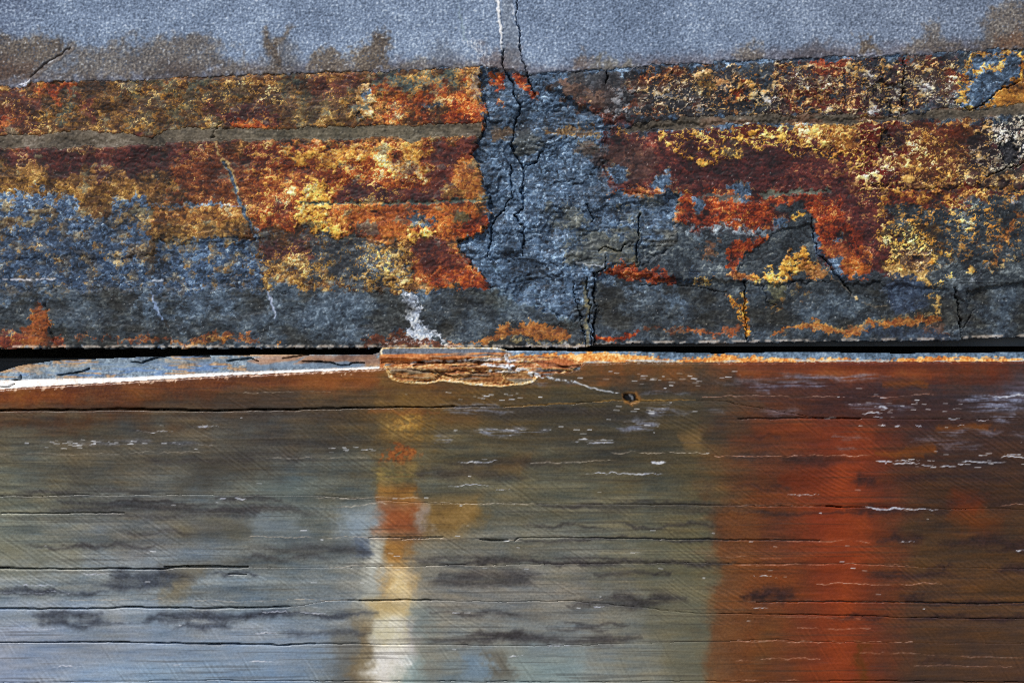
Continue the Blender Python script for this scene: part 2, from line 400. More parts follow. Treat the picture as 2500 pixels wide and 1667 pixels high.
# ---- the fresh blue fracture in the middle
frac = [(1172, 165), (1169, 202), (1175, 239), (1189, 266), (1183, 300), (1172, 338), (1148, 376), (1175, 413), (1194, 471), (1200, 519), (1197, 549),
        (1172, 572), (1120, 585), (1133, 626), (1151, 650), (1178, 672), (1197, 696), (1230, 720), (1300, 750), (1400, 780), (1448, 790), (1448, 665),
        (1560, 650), (1660, 600), (1655, 545), (1650, 480), (1580, 470), (1510, 470), (1480, 420), (1470, 370), (1500, 300), (1400, 250), (1340, 215), (1330, 178), (1292, 183), (1240, 172)]
U.poly(frac, BLUE, warp=(4, 2), soft=3, mix=(0, .2, .3, .6, .7), off=-.02)
U.poly([(1180, 700), (1280, 735), (1290, 760), (1230, 765), (1150, 730)], ['303c40', '4a5658', '667478'], a=.5, warp=(10, 4), soft=12)
U.line([(1197, 698), (1260, 735), (1320, 745), (1400, 790)], 4, ['5a7888', '8aa8b8', 'b8d0dc'], a=.55, warp=(6, 3))
U.line([(1180, 640), (1290, 700), (1350, 760)], 3, ['5a7888', '8aa8b8'], a=.4, warp=(6, 3))
U.poly([(1195, 178), (1232, 176), (1240, 215), (1210, 225)], REDO, warp=(7, 5), soft=4, off=.05)
U.poly([(1252, 178), (1272, 180), (1310, 245), (1290, 240), (1258, 200)], REDO, warp=(5, 4), soft=3, off=.05)
U.poly([(1212, 235), (1228, 240), (1234, 262), (1222, 255)], REDO, a=.8, warp=(5, 4))
U.poly([(1200, 313), (1250, 312), (1245, 338), (1200, 340)], ['4a3a30', '6c5844', '8a745a'], warp=(3, 2), soft=3)
U.poly([(1255, 315), (1320, 310), (1325, 335), (1310, 375), (1260, 385)], ['3a4048', '56564f', '6c6454'], a=.7, warp=(8, 4), soft=10)
U.poly([(1330, 312), (1440, 305), (1450, 330), (1390, 340), (1340, 332)], OCH, a=.8, warp=(7, 4), soft=7, off=-.1)
U.poly([(1420, 345), (1470, 350), (1440, 380), (1410, 370)], ['4c3a2c', '6c5038', '8a6a44'], a=.6, warp=(8, 4))
for p in (([(1330, 510), (1400, 505), (1450, 550), (1420, 575), (1370, 550)]), ([(1380, 590), (1540, 570), (1560, 640), (1400, 650)]), ([(1530, 520), (1565, 515), (1560, 535), (1530, 535)]),
          ([(1480, 625), (1555, 610), (1560, 650), (1480, 650)])):
    U.poly(p, ['30343a', '4c4c44', '665f48', '84785a'], a=.6, warp=(14, 6), soft=16)
U.line([(1500, 500), (1560, 508), (1600, 488)], 6, ['7a7050', 'b09860', 'd8c088'], a=.5, warp=(6, 4), mot=('fin', -.2, .5))
# right of the fracture, upper strip
U.poly([(1330, 205), (1400, 178), (1560, 170), (1800, 152), (1800, 290), (1560, 310), (1480, 300), (1400, 252)], BLACK, a=.95, warp=(10, 5), soft=6, off=.12)
U.poly([(1340, 200), (1480, 200), (1530, 285), (1480, 300), (1400, 250)], ['33221e', '4c342c', '6a4a3a', '7c5c4a'], a=.7, warp=(12, 5), soft=12)
U.poly([(1390, 180), (1500, 176), (1490, 210), (1400, 205)], ['262a30', '42464c', '5c626a'], a=.7, warp=(8, 4))
U.poly([(1400, 240), (1530, 290), (1560, 312), (1500, 312)], MAR, a=.7, warp=(7, 4), off=.2)
U.poly([(1545, 185), (1700, 165), (1710, 200), (1640, 215), (1560, 205)], REDO, warp=(12, 7), mot=('sml', -.3, .4), soft=6, off=.06)
U.lace([(1520, 200), (1560, 190), (1575, 240), (1530, 245)], CREAM, REDO, s=16, seed=3)
U.lace([(1600, 190), (1645, 185), (1645, 215), (1610, 218)], YEL, REDO, s=22, seed=3)
U.poly([(1700, 190), (1735, 170), (1740, 215), (1725, 232), (1705, 225)], YEL, warp=(7, 5), a=.9, mot=('fin', -.7, .5))
U.poly([(1785, 155), (1830, 160), (1820, 200), (1790, 198)], ['6a3018', 'c06824', 'f0b860', 'fff0c0'], warp=(6, 5), a=.9)
U.poly([(1752, 165), (1780, 168), (1785, 205), (1770, 230), (1750, 215)], ['33343c', '50525e', '70727c'], warp=(5, 3))
U.poly([(1500, 235), (1540, 230), (1530, 250), (1500, 252)], WHITE, a=.75, warp=(8, 6), mot=('fin', .1, .4), off=-.2)
U.poly([(1590, 230), (1650, 225), (1650, 245), (1600, 245)], WHITE, a=.9, warp=(8, 6), mot=('fin', -.2, .4), off=-.1)
U.line([(1700, 200), (1692, 225), (1700, 250)], 4, WHITE, a=.8, warp=(4, 3), mot=('fin', -.4, .4), off=-.2)
U.poly([(1670, 258), (1740, 250), (1740, 275), (1680, 275)], WHITE, a=.75, warp=(8, 6), mot=('fin', .1, .4), off=-.15)
U.poly([(1475, 260), (1530, 255), (1520, 275), (1480, 275)], WHITE, a=.5, warp=(8, 6), mot=('fin', .3, .4), off=-.2)
U.poly([(1530, 262), (1565, 235), (1565, 258), (1545, 270)], ['8a2c14', 'b85a2c', 'd89868'], warp=(5, 3), a=.9)
U.lace([(1670, 240), (1705, 245), (1700, 265), (1675, 262)], YEL, REDO, s=14, seed=4)
U.poly([(1590, 262), (1630, 258), (1615, 295), (1590, 290)], REDO, a=.85, warp=(8, 5), mot=('fin', -.4, .4))
# right upper, lace crusts
U.poly([(1800, 155), (2500, 122), (2800, 115), (2800, 280), (1800, 290)], BLUED, warp=(6, 4), soft=4, off=.05)
U.poly([(1960, 150), (2080, 142), (2075, 190), (1990, 190)], ['6a1c10', 'a8381a', 'c85a28', '34424c'], warp=(8, 5), a=.95, soft=5)
U.poly([(2200, 140), (2280, 135), (2300, 200), (2215, 200)], ['6a1c10', 'a8381a', '50402c', '34424c'], warp=(9, 5), a=.85)
U.lace([(1800, 200), (1840, 190), (1925, 240), (1910, 280), (1800, 285)], CREAM, BLACK, s=20, seed=11, th=.2, h=3)
U.lace([(1795, 195), (1850, 200), (1830, 240), (1800, 250)], YEL, REDO, s=18, seed=11, th=.25)
U.lace([(1890, 170), (1940, 165), (1960, 190), (1930, 195)], CREAM, ['5a2a18', '8a4a24'], s=14, seed=12)
U.lace([(1910, 210), (1980, 190), (2030, 195), (2040, 228), (2075, 245), (2078, 275), (1960, 275), (1912, 282)], CREAM, ['4a1410', '8a3418', 'b86a30'], s=14, seed=13, th=.26, h=3)
U.poly([(2030, 195), (2070, 200), (2085, 240), (2040, 235)], BLUED, a=.9, warp=(7, 4), off=.1)
U.poly([(1960, 262), (2060, 262), (2065, 276), (1965, 278)], BLUED, a=.9, warp=(4, 3))
U.lace([(2060, 195), (2110, 190), (2110, 225), (2070, 220)], CREAM, REDO, s=14, seed=14)
U.lace([(2105, 165), (2145, 140), (2190, 165), (2205, 220), (2150, 215), (2120, 190)], CREAM, BLUED, s=17, seed=15, th=.22)
U.lace([(2080, 245), (2140, 228), (2175, 262), (2165, 285), (2080, 285)], CREAM, ['4a1414', '7a2414'], s=17, seed=16, th=.2, h=3)
U.poly([(2120, 210), (2160, 200), (2200, 220), (2212, 260), (2195, 295), (2175, 280), (2165, 250)], BLACK, warp=(7, 4), h=-8)
U.lace([(2203, 160), (2225, 175), (2215, 215), (2280, 240), (2285, 262), (2210, 245)], CREAM, BLUED, s=15, seed=17)
U.poly([(2300, 185), (2345, 180), (2350, 230), (2300, 240)], REDO, a=.8, warp=(9, 5))
U.lace([(2290, 200), (2360, 150), (2380, 160), (2370, 240), (2300, 250)], YEL, None, s=18, seed=18, th=.14)
blu = [(2372, 145), (2440, 130), (2485, 135), (2488, 170), (2470, 205), (2430, 228), (2400, 258), (2372, 268), (2345, 256), (2372, 230), (2362, 185)]
U.line(blu + blu[:1], 20, YEL, a=.85, warp=(8, 5), mot=('fin', -.6, .5), off=-.08, h=1.5)
U.poly(blu, BLUE, warp=(6, 4), soft=4, off=.02, h=2)
U.line([(2380, 185), (2400, 165), (2440, 165), (2450, 140)], 8, YEL, warp=(5, 4), a=.9, off=-.05)
U.poly([(2480, 190), (2560, 170), (2600, 260), (2400, 262), (2430, 235)], ['6a3414', 'b06a20', 'd89434', 'f0bc58'], warp=(8, 5), a=.9)
U.line([(2492, 120), (2490, 200)], 14, YEL, warp=(6, 4), a=.85, off=-.12)
U.lace([(1870, 165), (1960, 160), (2340, 145), (2340, 240), (2290, 270), (1900, 282)], CREAM, ['1c1216', '4c1812', '7c2c14'], s=20, seed=61, th=.17, a=.85, keep=.35)
U.lace([(1810, 160), (2300, 150), (2300, 260), (1810, 280)], ['a04c1c', 'd88a38', 'f4c470'], None, s=15, seed=62, th=.11, a=.8)
U.lace([(1540, 175), (1800, 160), (1800, 280), (1560, 295)], ['8a2c12', 'c45c20', 'f0a860', 'fff0d0'], ['100e12', '221a1c'], s=22, seed=63, th=.15, a=.85, keep=.4)
U.lace([(1480, 225), (1760, 215), (1760, 280), (1500, 285)], ['8a94a4', 'ccd6e2', 'ffffff'], None, s=17, seed=64, th=.08, a=.75)
U.poly([(1380, 185), (1700, 160), (2340, 140), (2340, 270), (1560, 300)], BLACK, a=.6, warp=(14, 6), mot=('mid', .15, .45))
U.lace([(1560, 175), (2340, 145), (2340, 270), (1560, 290)], CREAM, None, s=20, seed=3, th=.11, a=.45)
# seam on the right
# ---- below the seam, right
U.poly([(1500, 320), (1800, 310), (2800, 285), (2800, 560), (2180, 690), (2110, 670), (2000, 660), (1900, 560), (1840, 600), (1700, 560), (1655, 545), (1655, 470), (1480, 460), (1480, 380), (1460, 340)],
       MAR, warp=(7, 4), soft=5, off=-.02)
U.poly([(1440, 360), (1560, 340), (1590, 410), (1560, 450), (1500, 440), (1470, 400)], ['2a2024', '44302e', '5c4238', '6c5444'], a=.75, warp=(12, 5), soft=16)
U.line([(1505, 322), (1540, 325)], 9, YEL, a=.9, warp=(5, 4), off=-.08)
U.line([(1600, 318), (1640, 345), (1655, 375), (1690, 392), (1730, 398), (1745, 375)], [8, 10, 8, 16, 12, 12], YEL, warp=(6, 5), mot=('fin', -1.0, .5), off=0, h=2)
U.lace([(1620, 330), (1800, 312), (1800, 340), (1740, 345), (1660, 345)], YEL, MAR, s=16, seed=21, th=.2)
U.lace([(1760, 345), (1800, 340), (1808, 385), (1775, 392), (1758, 370)], YEL, ['40342c', '6a5c44'], s=22, seed=22, th=.2)
U.lace([(1795, 310), (1925, 300), (1950, 330), (1930, 345), (1800, 345)], YEL, ['3a1414', '6a2414', '30323a'], s=19, seed=23, th=.24, h=3)
U.line([(1790, 337), (1900, 337), (1960, 350)], 7, YEL, a=.9, warp=(4, 3), off=.1)
U.lace([(1800, 340), (1980, 345), (2060, 360), (2080, 400), (1960, 385), (1900, 365), (1800, 372)], YEL, MAR, s=20, seed=24, th=.17)
U.lace([(1925, 305), (2110, 290), (2130, 330), (2130, 400), (2050, 375), (1950, 345)], ['b06a24', 'dca048', 'f0cc80', 'fff0c8'], ['7a3a18', 'a86a2c', 'c89040'], s=13, seed=25, th=.28)
U.lace([(2040, 370), (2130, 360), (2160, 420), (2140, 480), (2080, 470), (2040, 400)], YEL, ['4a1412', '7c2010'], s=20, seed=26, th=.2, h=3)
U.lace([(2100, 295), (2200, 295), (2210, 370), (2190, 420), (2220, 460), (2120, 480), (2100, 380)], CREAM, ['4c120e', '861c0c', '30282c'], s=18, seed=27, th=.2, h=3)
U.poly([(2145, 310), (2165, 315), (2170, 350), (2150, 370), (2145, 340)], BLACK, warp=(4, 3), h=-6)
U.poly([(2165, 320), (2210, 320), (2205, 365), (2170, 360)], BLACK, a=.6, warp=(8, 5))
U.poly([(2195, 300), (2260, 290), (2245, 320), (2225, 350), (2205, 325)], MAR, warp=(4, 3), off=.08)
U.poly([(2225, 340), (2290, 290), (2400, 300), (2370, 380), (2340, 450), (2280, 480), (2220, 450), (2205, 380)], ['2c140e', '5c3018', '96581f', 'bc7c34', 'e0b468'], a=.95, warp=(14, 8), soft=16)
U.lace([(2220, 330), (2300, 300), (2380, 320), (2350, 440), (2230, 470)], ['b07830', 'd8a858', 'f4d498'], ['3c1c10', '6a3818'], s=12, seed=41, th=.13, a=.7)
U.poly([(2220, 320), (2390, 300), (2360, 460), (2220, 470)], MAR, a=.6, warp=(14, 8), mot=('fin', .7, .4), off=.15)
U.poly([(2260, 295), (2350, 290), (2340, 330), (2270, 330)], ['6a2014', '9a4020', '8a5c3c'], a=.7, warp=(10, 5), soft=10)
U.lace([(2380, 300), (2440, 285), (2500, 290), (2520, 380), (2450, 430), (2390, 420), (2360, 370)], ['b8a880', 'e0d8c0', 'fffef0'], BLACK, s=15, seed=28, th=.24, h=3)
U.poly([(2440, 350), (2470, 340), (2475, 390), (2450, 400)], BLACK, warp=(6, 4), h=-8)
U.poly([(2360, 400), (2450, 410), (2500, 390), (2520, 450), (2330, 470)], ['22201f', '3a352e', '585044'], a=.75, warp=(12, 6), soft=12)
U.line([(2220, 450), (2330, 452)], 12, CREAM, a=.8, warp=(6, 5), mot=('fin', -.5, .5), off=-.2)
U.line([(2400, 455), (2440, 435), (2520, 430)], [4, 10, 12], CREAM, a=.85, warp=(5, 4), mot=('fin', -.6, .5), off=-.16)
U.line([(2460, 466), (2520, 462)], 12, YEL, a=.8, warp=(5, 4), mot=('fin', -.6, .5))
U.line([(2130, 462), (2350, 462), (2520, 455)], 7, BLACK, a=.8, warp=(5, 3), h=-3)
# red field
U.poly([(1650, 470), (1850, 470), (1980, 470), (2040, 470), (2090, 540), (2120, 600), (2110, 670), (2060, 670), (1990, 590), (1970, 540), (1900, 500), (1890, 545), (1770, 560), (1655, 550)],
       REDO, a=.85, warp=(10, 5), soft=10, off=-.12)
U.poly([(2030, 470), (2180, 450), (2170, 640), (2120, 650), (2090, 560), (2050, 520)], MAR, a=.9, warp=(12, 5), soft=14)
U.poly([(1900, 380), (2080, 390), (2110, 460), (1960, 470), (1850, 465)], MAR, a=.7, warp=(10, 4), soft=14, off=.02)
U.poly([(2060, 620), (2120, 600), (2120, 670), (2065, 672)], ['5a2010', 'a8501c', 'd08838'], a=.85, warp=(8, 5), mot=('sml', -.6, .5))
U.poly([(2000, 600), (2060, 590), (2080, 665), (2060, 668)], ['6a2814', 'a8582c', 'c08450'], a=.7, warp=(8, 5))
U.line([(1870, 474), (1940, 470), (1960, 470), (2025, 465)], [12, 13, 9, 11], ['3c4440', '5a6258', '788070'], a=.95, warp=(3, 1.5), h=-2)
U.line([(1715, 478), (1800, 484), (1840, 490)], [9, 12, 9], ['3c4c50', '5a6c6c', '7c8a84'], a=.8, warp=(5, 3))
for x, y, rx, ry in ((1620, 445, 26, 22), (1510, 425, 24, 22), (1810, 458, 30, 18), (1905, 542, 18, 15), (1822, 488, 16, 10), (2050, 580, 14, 10), (1705, 500, 10, 18)):
    p = [(x + rx * math.cos(k * .7), y + ry * math.sin(k * .7)) for k in range(9)]
    U.line(p + p[:1], 6, ['a08858', 'd0b880', 'f0e0b0'], a=.55, warp=(5, 3), mot=('fin', -.6, .5))
    U.poly(p, BLUE, warp=(5, 3), soft=4, off=-.02)
U.line([(1652, 462), (1655, 545), (1668, 560)], 6, ['a88c58', 'd8c088'], a=.7, warp=(4, 3), mot=('fin', -.8, .5))
U.poly([(1480, 470), (1560, 460), (1630, 470), (1580, 475), (1560, 478)], ['5a1c10', '963818', 'c88c48'], a=.9, warp=(5, 4))
U.poly([(1660, 555), (1880, 560), (1900, 590), (1850, 660), (1780, 680), (1560, 665), (1560, 600)], OLIV, a=.85, warp=(12, 6), soft=12, off=.02)
U.poly([(1660, 548), (1890, 556), (1880, 580), (1700, 572)], ['38424c', '5a6874', '8aa0b0', 'd0e0ec'], a=.7, warp=(10, 5), mot=('fin', -.3, .6))
U.poly([(1720, 580), (1760, 600), (1735, 625), (1700, 605)], ['5a3020', '8c4a24', 'a86a3c'], a=.6, warp=(8, 5), mot=('fin', -.3, .5))
# slate tongue on the right
U.poly([(1880, 500), (1960, 495), (1985, 520), (1990, 600), (2010, 650), (2070, 690), (2100, 690), (1960, 700), (1870, 700), (1800, 690), (1815, 620), (1870, 590), (1910, 560), (1925, 530)],
       OLIV, warp=(5, 3), soft=4, off=-.06)
U.poly([(1780, 595), (1875, 578), (1865, 592), (1820, 612), (1800, 640), (1802, 665), (1775, 650), (1775, 615)], REDO, a=.95, warp=(5, 3), soft=4, off=-.03)
U.poly([(1978, 540), (1990, 600), (2010, 640), (2040, 670), (2060, 640), (2040, 630), (2020, 640), (1995, 580)], BLUE, a=.9, warp=(5, 3), soft=4)
U.poly([(2030, 630), (2062, 650), (2060, 665), (2040, 665)], BLUE, warp=(4, 3), off=.1)
U.poly([(1915, 612), (1960, 605), (1985, 625), (1985, 650), (1950, 680), (1905, 690), (1870, 690), (1858, 665), (1900, 655), (1910, 635)],
       YEL, a=.97, warp=(8, 5), mot=('fin', -1.1, .5), off=-.05, h=2.5)
U.poly([(1938, 645), (1952, 645), (1950, 658), (1938, 660)], BLACK, warp=(4, 3))
U.poly([(1960, 630), (2000, 650), (2030, 675), (1980, 685), (1960, 670)], ['6a3414', 'a0602a', 'b8803c'], a=.85, warp=(7, 4))
U.line([(1945, 530), (1960, 528)], 12, YEL, warp=(5, 4), mot=('fin', -.8, .5))
U.poly([(1828, 668), (1845, 664), (1852, 680), (1838, 688)], YEL, warp=(3, 2), off=-.15, h=3)
U.line([(1780, 672), (1840, 678)], 10, RUST, a=.8, warp=(5, 4), off=.1)
# quiet panels, lower right
U.poly([(1449, 690), (1470, 672), (1650, 690), (1780, 672), (1818, 690), (1820, 860), (1449, 860)], OLIV, warp=(5, 3), soft=4, mix=(0, .5, .4, .6, .5), off=-.05)
U.poly([(1820, 690), (2060, 680), (2140, 672), (2270, 660), (2290, 730), (2360, 740), (2355, 860), (1822, 860)], OLIV, warp=(7, 4), soft=6, mix=(0, .5, .4, .6, .5), off=-.08)
U.poly([(1455, 672), (1500, 675), (1500, 695), (1465, 700)], BLUE, a=.7, warp=(6, 4), off=.1)
U.poly([(1510, 690), (1660, 690), (1655, 735), (1600, 715), (1520, 715)], BLUE, a=.5, warp=(12, 6), soft=14)
U.poly([(1452, 800), (1560, 780), (1550, 845), (1452, 845)], BLUED, a=.6, warp=(12, 6), soft=16)
U.poly([(1460, 662), (1545, 645), (1620, 665), (1660, 680), (1640, 692), (1560, 690), (1500, 672)], REDO, a=.9, warp=(5, 4), soft=4, off=-.03)
U.line([(1460, 826), (1500, 828), (1560, 810)], [7, 14, 10], REDO, a=.95, warp=(4, 3), off=-.02)
U.line([(1680, 805), (1720, 818), (1800, 805)], [8, 9, 12], ['6a2c14', 'a85020', 'c0783c'], a=.8, warp=(5, 3))
U.line([(1590, 805), (1680, 805)], 9, RUST, a=.55, warp=(5, 3))
U.poly([(1690, 680), (1735, 675), (1740, 688), (1690, 690)], YEL, a=.7, warp=(6, 4), mot=('fin', .1, .4))
U.line([(1788, 720), (1808, 760), (1812, 800)], [4, 14, 8], YEL, warp=(4, 4), mot=('fin', -.8, .5), off=-.12)
U.line([(1818, 720), (1820, 780), (1828, 824)], [3, 9, 5], YEL, warp=(2, 1.5), off=-.1)
U.poly([(2165, 672), (2260, 665), (2265, 730), (2230, 765), (2180, 770), (2160, 720)], ['161c2a', '26324a', '3c4c66', '5a6c86'], a=.75, warp=(10, 5), soft=14)
U.line([(2250, 668), (2285, 680), (2292, 720), (2275, 775)], [16, 30, 24, 18], ['7c5224', 'b08440', 'd8b468', 'ecd898'], a=.95, warp=(7, 5), off=.02)
U.line([(1880, 825), (1920, 795), (1970, 793), (2040, 808), (2100, 812), (2150, 790), (2220, 785), (2290, 782)], [4, 14, 16, 22, 20, 18, 26, 20],
       ['6a2c14', '9c5424', 'c0843c', '5c4c3c'], a=.95, warp=(5, 3), off=.0)
U.line([(1930, 788), (2010, 795), (2100, 800), (2160, 775), (2270, 765)], 5, ['b08040', 'd8b868'], a=.6, warp=(5, 3), mot=('fin', -.8, .5))
U.poly([(2100, 815), (2350, 805), (2350, 832), (2120, 832)], ['161c2a', '26324a', '3c4a5c'], a=.6, warp=(8, 4), soft=8)
U.poly([(2300, 790), (2350, 800), (2345, 815), (2250, 812)], ['4a2c1c', '7c4a2c'], a=.6, warp=(8, 4))
U.poly([(1870, 690), (1920, 690), (1910, 735), (1885, 740), (1875, 720)], ['3a3c30', '5c5c46', '7c7850'], a=.8, warp=(4, 3))
U.line([(1880, 745), (1905, 760), (1918, 715)], 8, YEL, a=.55, warp=(6, 4), mot=('fin', -.3, .5), off=-.15)
U.line([(1945, 712), (1975, 718)], 8, YEL, a=.4, warp=(6, 4), mot=('fin', -.3, .5), off=-.2)
# lower right dark slate with crusts
U.poly([(2150, 490), (2540, 470), (2800, 480), (2800, 900), (2350, 860), (2290, 720), (2270, 650), (2200, 600)], ['0f1218', '1f252e', '30383f', '454c50', '707a80'], warp=(10, 5), soft=8)
U.poly([(2160, 470), (2260, 465), (2250, 500), (2170, 500)], REDO, a=.85, warp=(8, 5))
U.lace([(2140, 465), (2175, 470), (2180, 550), (2160, 560), (2140, 520)], YEL, None, s=14, seed=31, th=.3)
U.lace([(2240, 465), (2420, 455), (2420, 480), (2330, 500), (2240, 490)], ['a05a20', 'd89838', 'f0c878'], ['5a2010', '963414'], s=13, seed=32, th=.25)
U.lace([(2160, 560), (2230, 540), (2300, 570), (2310, 610), (2260, 660), (2165, 670)], YEL, ['33180e', '4c3c24', '232a30'], s=16, seed=33, th=.2)
U.lace([(2190, 610), (2260, 605), (2280, 660), (2200, 665)], CREAM, ['4c3428', '8a6c54', '22242a'], s=14, seed=34, th=.26)
U.poly([(2165, 650), (2270, 655), (2270, 672), (2165, 672)], ['8a5c28', 'c09850', 'e8d8b0'], a=.8, warp=(6, 5))
U.lace([(2190, 490), (2420, 480), (2430, 560), (2340, 570), (2220, 540)], ['a05a20', 'd89838'], None, s=22, seed=35, th=.1, a=.8)
U.lace([(2340, 560), (2400, 540), (2470, 550), (2470, 590), (2380, 600)], ['a05a20', 'e0a040'], None, s=17, seed=36, th=.17)
U.line([(2480, 520), (2440, 620), (2415, 665)], [16, 8, 4], ['8a4018', 'c87830', 'e0b060'], a=.85, warp=(6, 5), mot=('fin', -.5, .5))
U.line([(2415, 665), (2480, 620)], 5, ['b08848', 'e8d090'], a=.7, warp=(4, 4), mot=('fin', -.3, .4))
for x, y in ((2355, 640), (2410, 640), (2372, 660), (2318, 618), (2320, 670), (2300, 690), (2275, 640)):
    U.poly([(x - 7, y), (x, y - 7), (x + 7, y), (x, y + 7)], YEL, warp=(4, 3), off=-.05, h=2)
U.line([(2480, 485), (2478, 500)], 10, WHITE, a=.7, warp=(4, 3), mot=('fin', -.2, .5), off=-.2)
U.poly([(2380, 660), (2540, 650), (2540, 840), (2360, 830)], OLIV, a=.35, warp=(16, 6), soft=26, off=-.05)
U.line([(2420, 640), (2360, 695)], 3, ['8a94a6', 'c0c8d4'], a=.6, mot=('fin', -.3, .5))
U.poly([(-100, 480), (640, 560), (640, 690), (-100, 715)], ['2c2018', '54402a', '80683c'], a=.55, warp=(20, 8), mot=('sml', .35, .5))
U.poly([(0, 590), (240, 575), (300, 640), (180, 690), (0, 690)], ['101620', '1e2c40', '34486a'], a=.55, warp=(20, 8), mot=('mid', -.3, .7))
# ---- scattered detail that no single stain explains: ochre freckles on the slate, slate windows in the rust
zl = sm(715, 690, Y) * sm(TE, TE + 8, Y)
rustish = np.clip((U.col[..., 0] - U.col[..., 2]) * 4, 0, 1)
fr = sm(.9, 1.3, .5 * B['sml'] + .8 * B['vx']) * zl * (1 - rustish) * sm(700, 500, np.abs(X - 250) * .6 + 200 * (X > 1120))
U.put(W, fr * .7, OCH, off=.05)
fr = sm(1.1, 1.5, .7 * B['sml'] + .7 * B['wy']) * zl * rustish * sm(1250, 1150, X)
U.put(W, fr * .55, ['2a3640', '465458', '6c746c'])

# more lace and threads over the right-hand rust
U.lace([(1620, 318), (2120, 290), (2130, 400), (2040, 395), (1950, 380), (1800, 385), (1740, 400), (1660, 395)], YEL, None, s=24, seed=65, th=.12, a=.85)
U.lace([(2090, 290), (2420, 285), (2420, 480), (2100, 500)], ['b06c28', 'e0a850', 'fae0a0'], ['24100f', '4c1a10'], s=19, seed=66, th=.13, a=.8, keep=.55)
U.lace([(2140, 470), (2500, 440), (2500, 600), (2330, 640), (2160, 680)], ['9c5a20', 'd89438', 'f4cc74'], None, s=24, seed=67, th=.10, a=.8)
U.lace([(600, 345), (1060, 340), (1060, 440), (800, 560), (600, 540)], ['c08030', 'ecb850', 'fbe08c'], None, s=22, seed=68, th=.10, a=.75)
U.lace([(640, 590), (1010, 590), (1010, 715), (640, 690)], ['b07828', 'e0a840', 'f8d880'], None, s=20, seed=69, th=.10, a=.8)
U.lace([(20, 205), (1180, 170), (1180, 310), (20, 325)], ['a05c1c', 'd08c34', 'ecbc60'], None, s=26, seed=70, th=.07, a=.6)
# golden threads creeping through the rust
rustish = np.clip((U.col[..., 0] - U.col[..., 2]) * 4 - .25, 0, 1)
for rd, th, am in ((B['l1'], .09, .65), (B['l2'], .06, .5)):
    U.put(W, sm(th * 1.5, th * .4, rd) * sm(-.2, .9, B['mid'] + .4 * B['wx'] + .5 * sm(1500, 1800, X)) * rustish * am * zl, GOLD, mix=(0, .5, .5, .2, .15, .1))
    U.put(W, sm(th * 1.5, th * .4, np.abs(rd - 1.1)) * rustish * .5 * zl, ['1c0c0c', '38140f', '5a200f'])

# every boundary between stains is frayed at the scale of the grain
ny_, nx_ = X.shape
jj, ii = np.mgrid[0:ny_, 0:nx_]
si = np.clip(ii + np.rint(1.2 * B['vx'] + .8 * B['mic'] + 1.1 * B['dia']).astype(int), 0, nx_ - 1)
sj = np.clip(jj + np.rint(1.0 * B['vy'] + .7 * B['grn']).astype(int), 0, ny_ - 1)
U.col = U.col[sj, si]
U.col *= np.clip(1 + .09 * B['mid'] + .06 * B['sml'] + .05 * B['dia'] + .07 * B['grn'] + .07 * B['mic'], .5, 1.5)[..., None]
# quiet slate: blue and brown clouds
qz = sm(690, 720, Y) * np.clip(1 - 3 * (U.col[..., 0] - U.col[..., 2]), 0, 1)
U.put(W, qz * sm(.1, 1.3, B['mid'] + .35 * B['fin']) * .5, ['1a2432', '2c3c50', '46586c', '7088a0'])
U.put(W, qz * sm(.1, 1.3, -B['mid'] + .3 * B['hor']) * .4, ['22201a', '3c382c', '565040', '746a50'])

wq, mq = U.poly(frac, None, warp=(4, 2), soft=4, dry=True)
U.put(wq, mq * sm(.7, 1.6, B['hof'][wq] + .3 * B['hor'][wq]) * .4, ['5c7084', '8498ac', 'b4c4d4'])
U.put(wq, mq * sm(.3, 1.3, B['mid'][wq] - .3 * B['hor'][wq]) * sm(1380, 1560, X[wq]) * .45, ['2e2c28', '4c463a', '6c6048'])

# horizontal muddy seams, one part each
seam_t = curve(sb + [(1200, 312), (1250, 311), (1330, 312), (1440, 304), (1530, 316), (1560, 300), (1700, 285), (1800, 282), (2080, 280), (2200, 285), (2300, 262), (2370, 270), (2500, 252), (3000, 245)])
seam_b = curve(sbl[::-1] + [(1200, 338), (1320, 335), (1440, 332), (1530, 322), (1600, 318), (1700, 312), (1800, 303), (1920, 300), (2060, 305), (2110, 295), (2200, 296), (2300, 290), (2500, 284), (3000, 280)])
ST = seam_t(X) + 2.6 * B['wy'] + 1.6 * B['vy']; SB = seam_b(X) + 2.6 * B['wx'] + 1.6 * B['vx']
SEAM = (Y > ST) & (Y < SB) & ((X < 1176) | (X > 1490))
seam_m = sm(-2, 2, np.minimum(Y - ST, SB - Y)) * np.where(X < 1176, 1, sm(1480, 1540, X)) * sm(1185, 1175, np.where(X < 1300, X, 0))
U.put(W, seam_m * .97, BAND, mix=(.2, .5, .3, .5, .4), off=-.02)
U.put(W, seam_m * sm(.3, 1.2, B['mid'] + .4 * B['hor']) * .5 * sm(1500, 1900, X), ['4a2418', '6e3c24', '8a5638'])
U.put(W, seam_m * sm(200, 900, X) * sm(1200, 1000, X) * .35, ['4c4c3c', '6c6a54', '8a8468'])

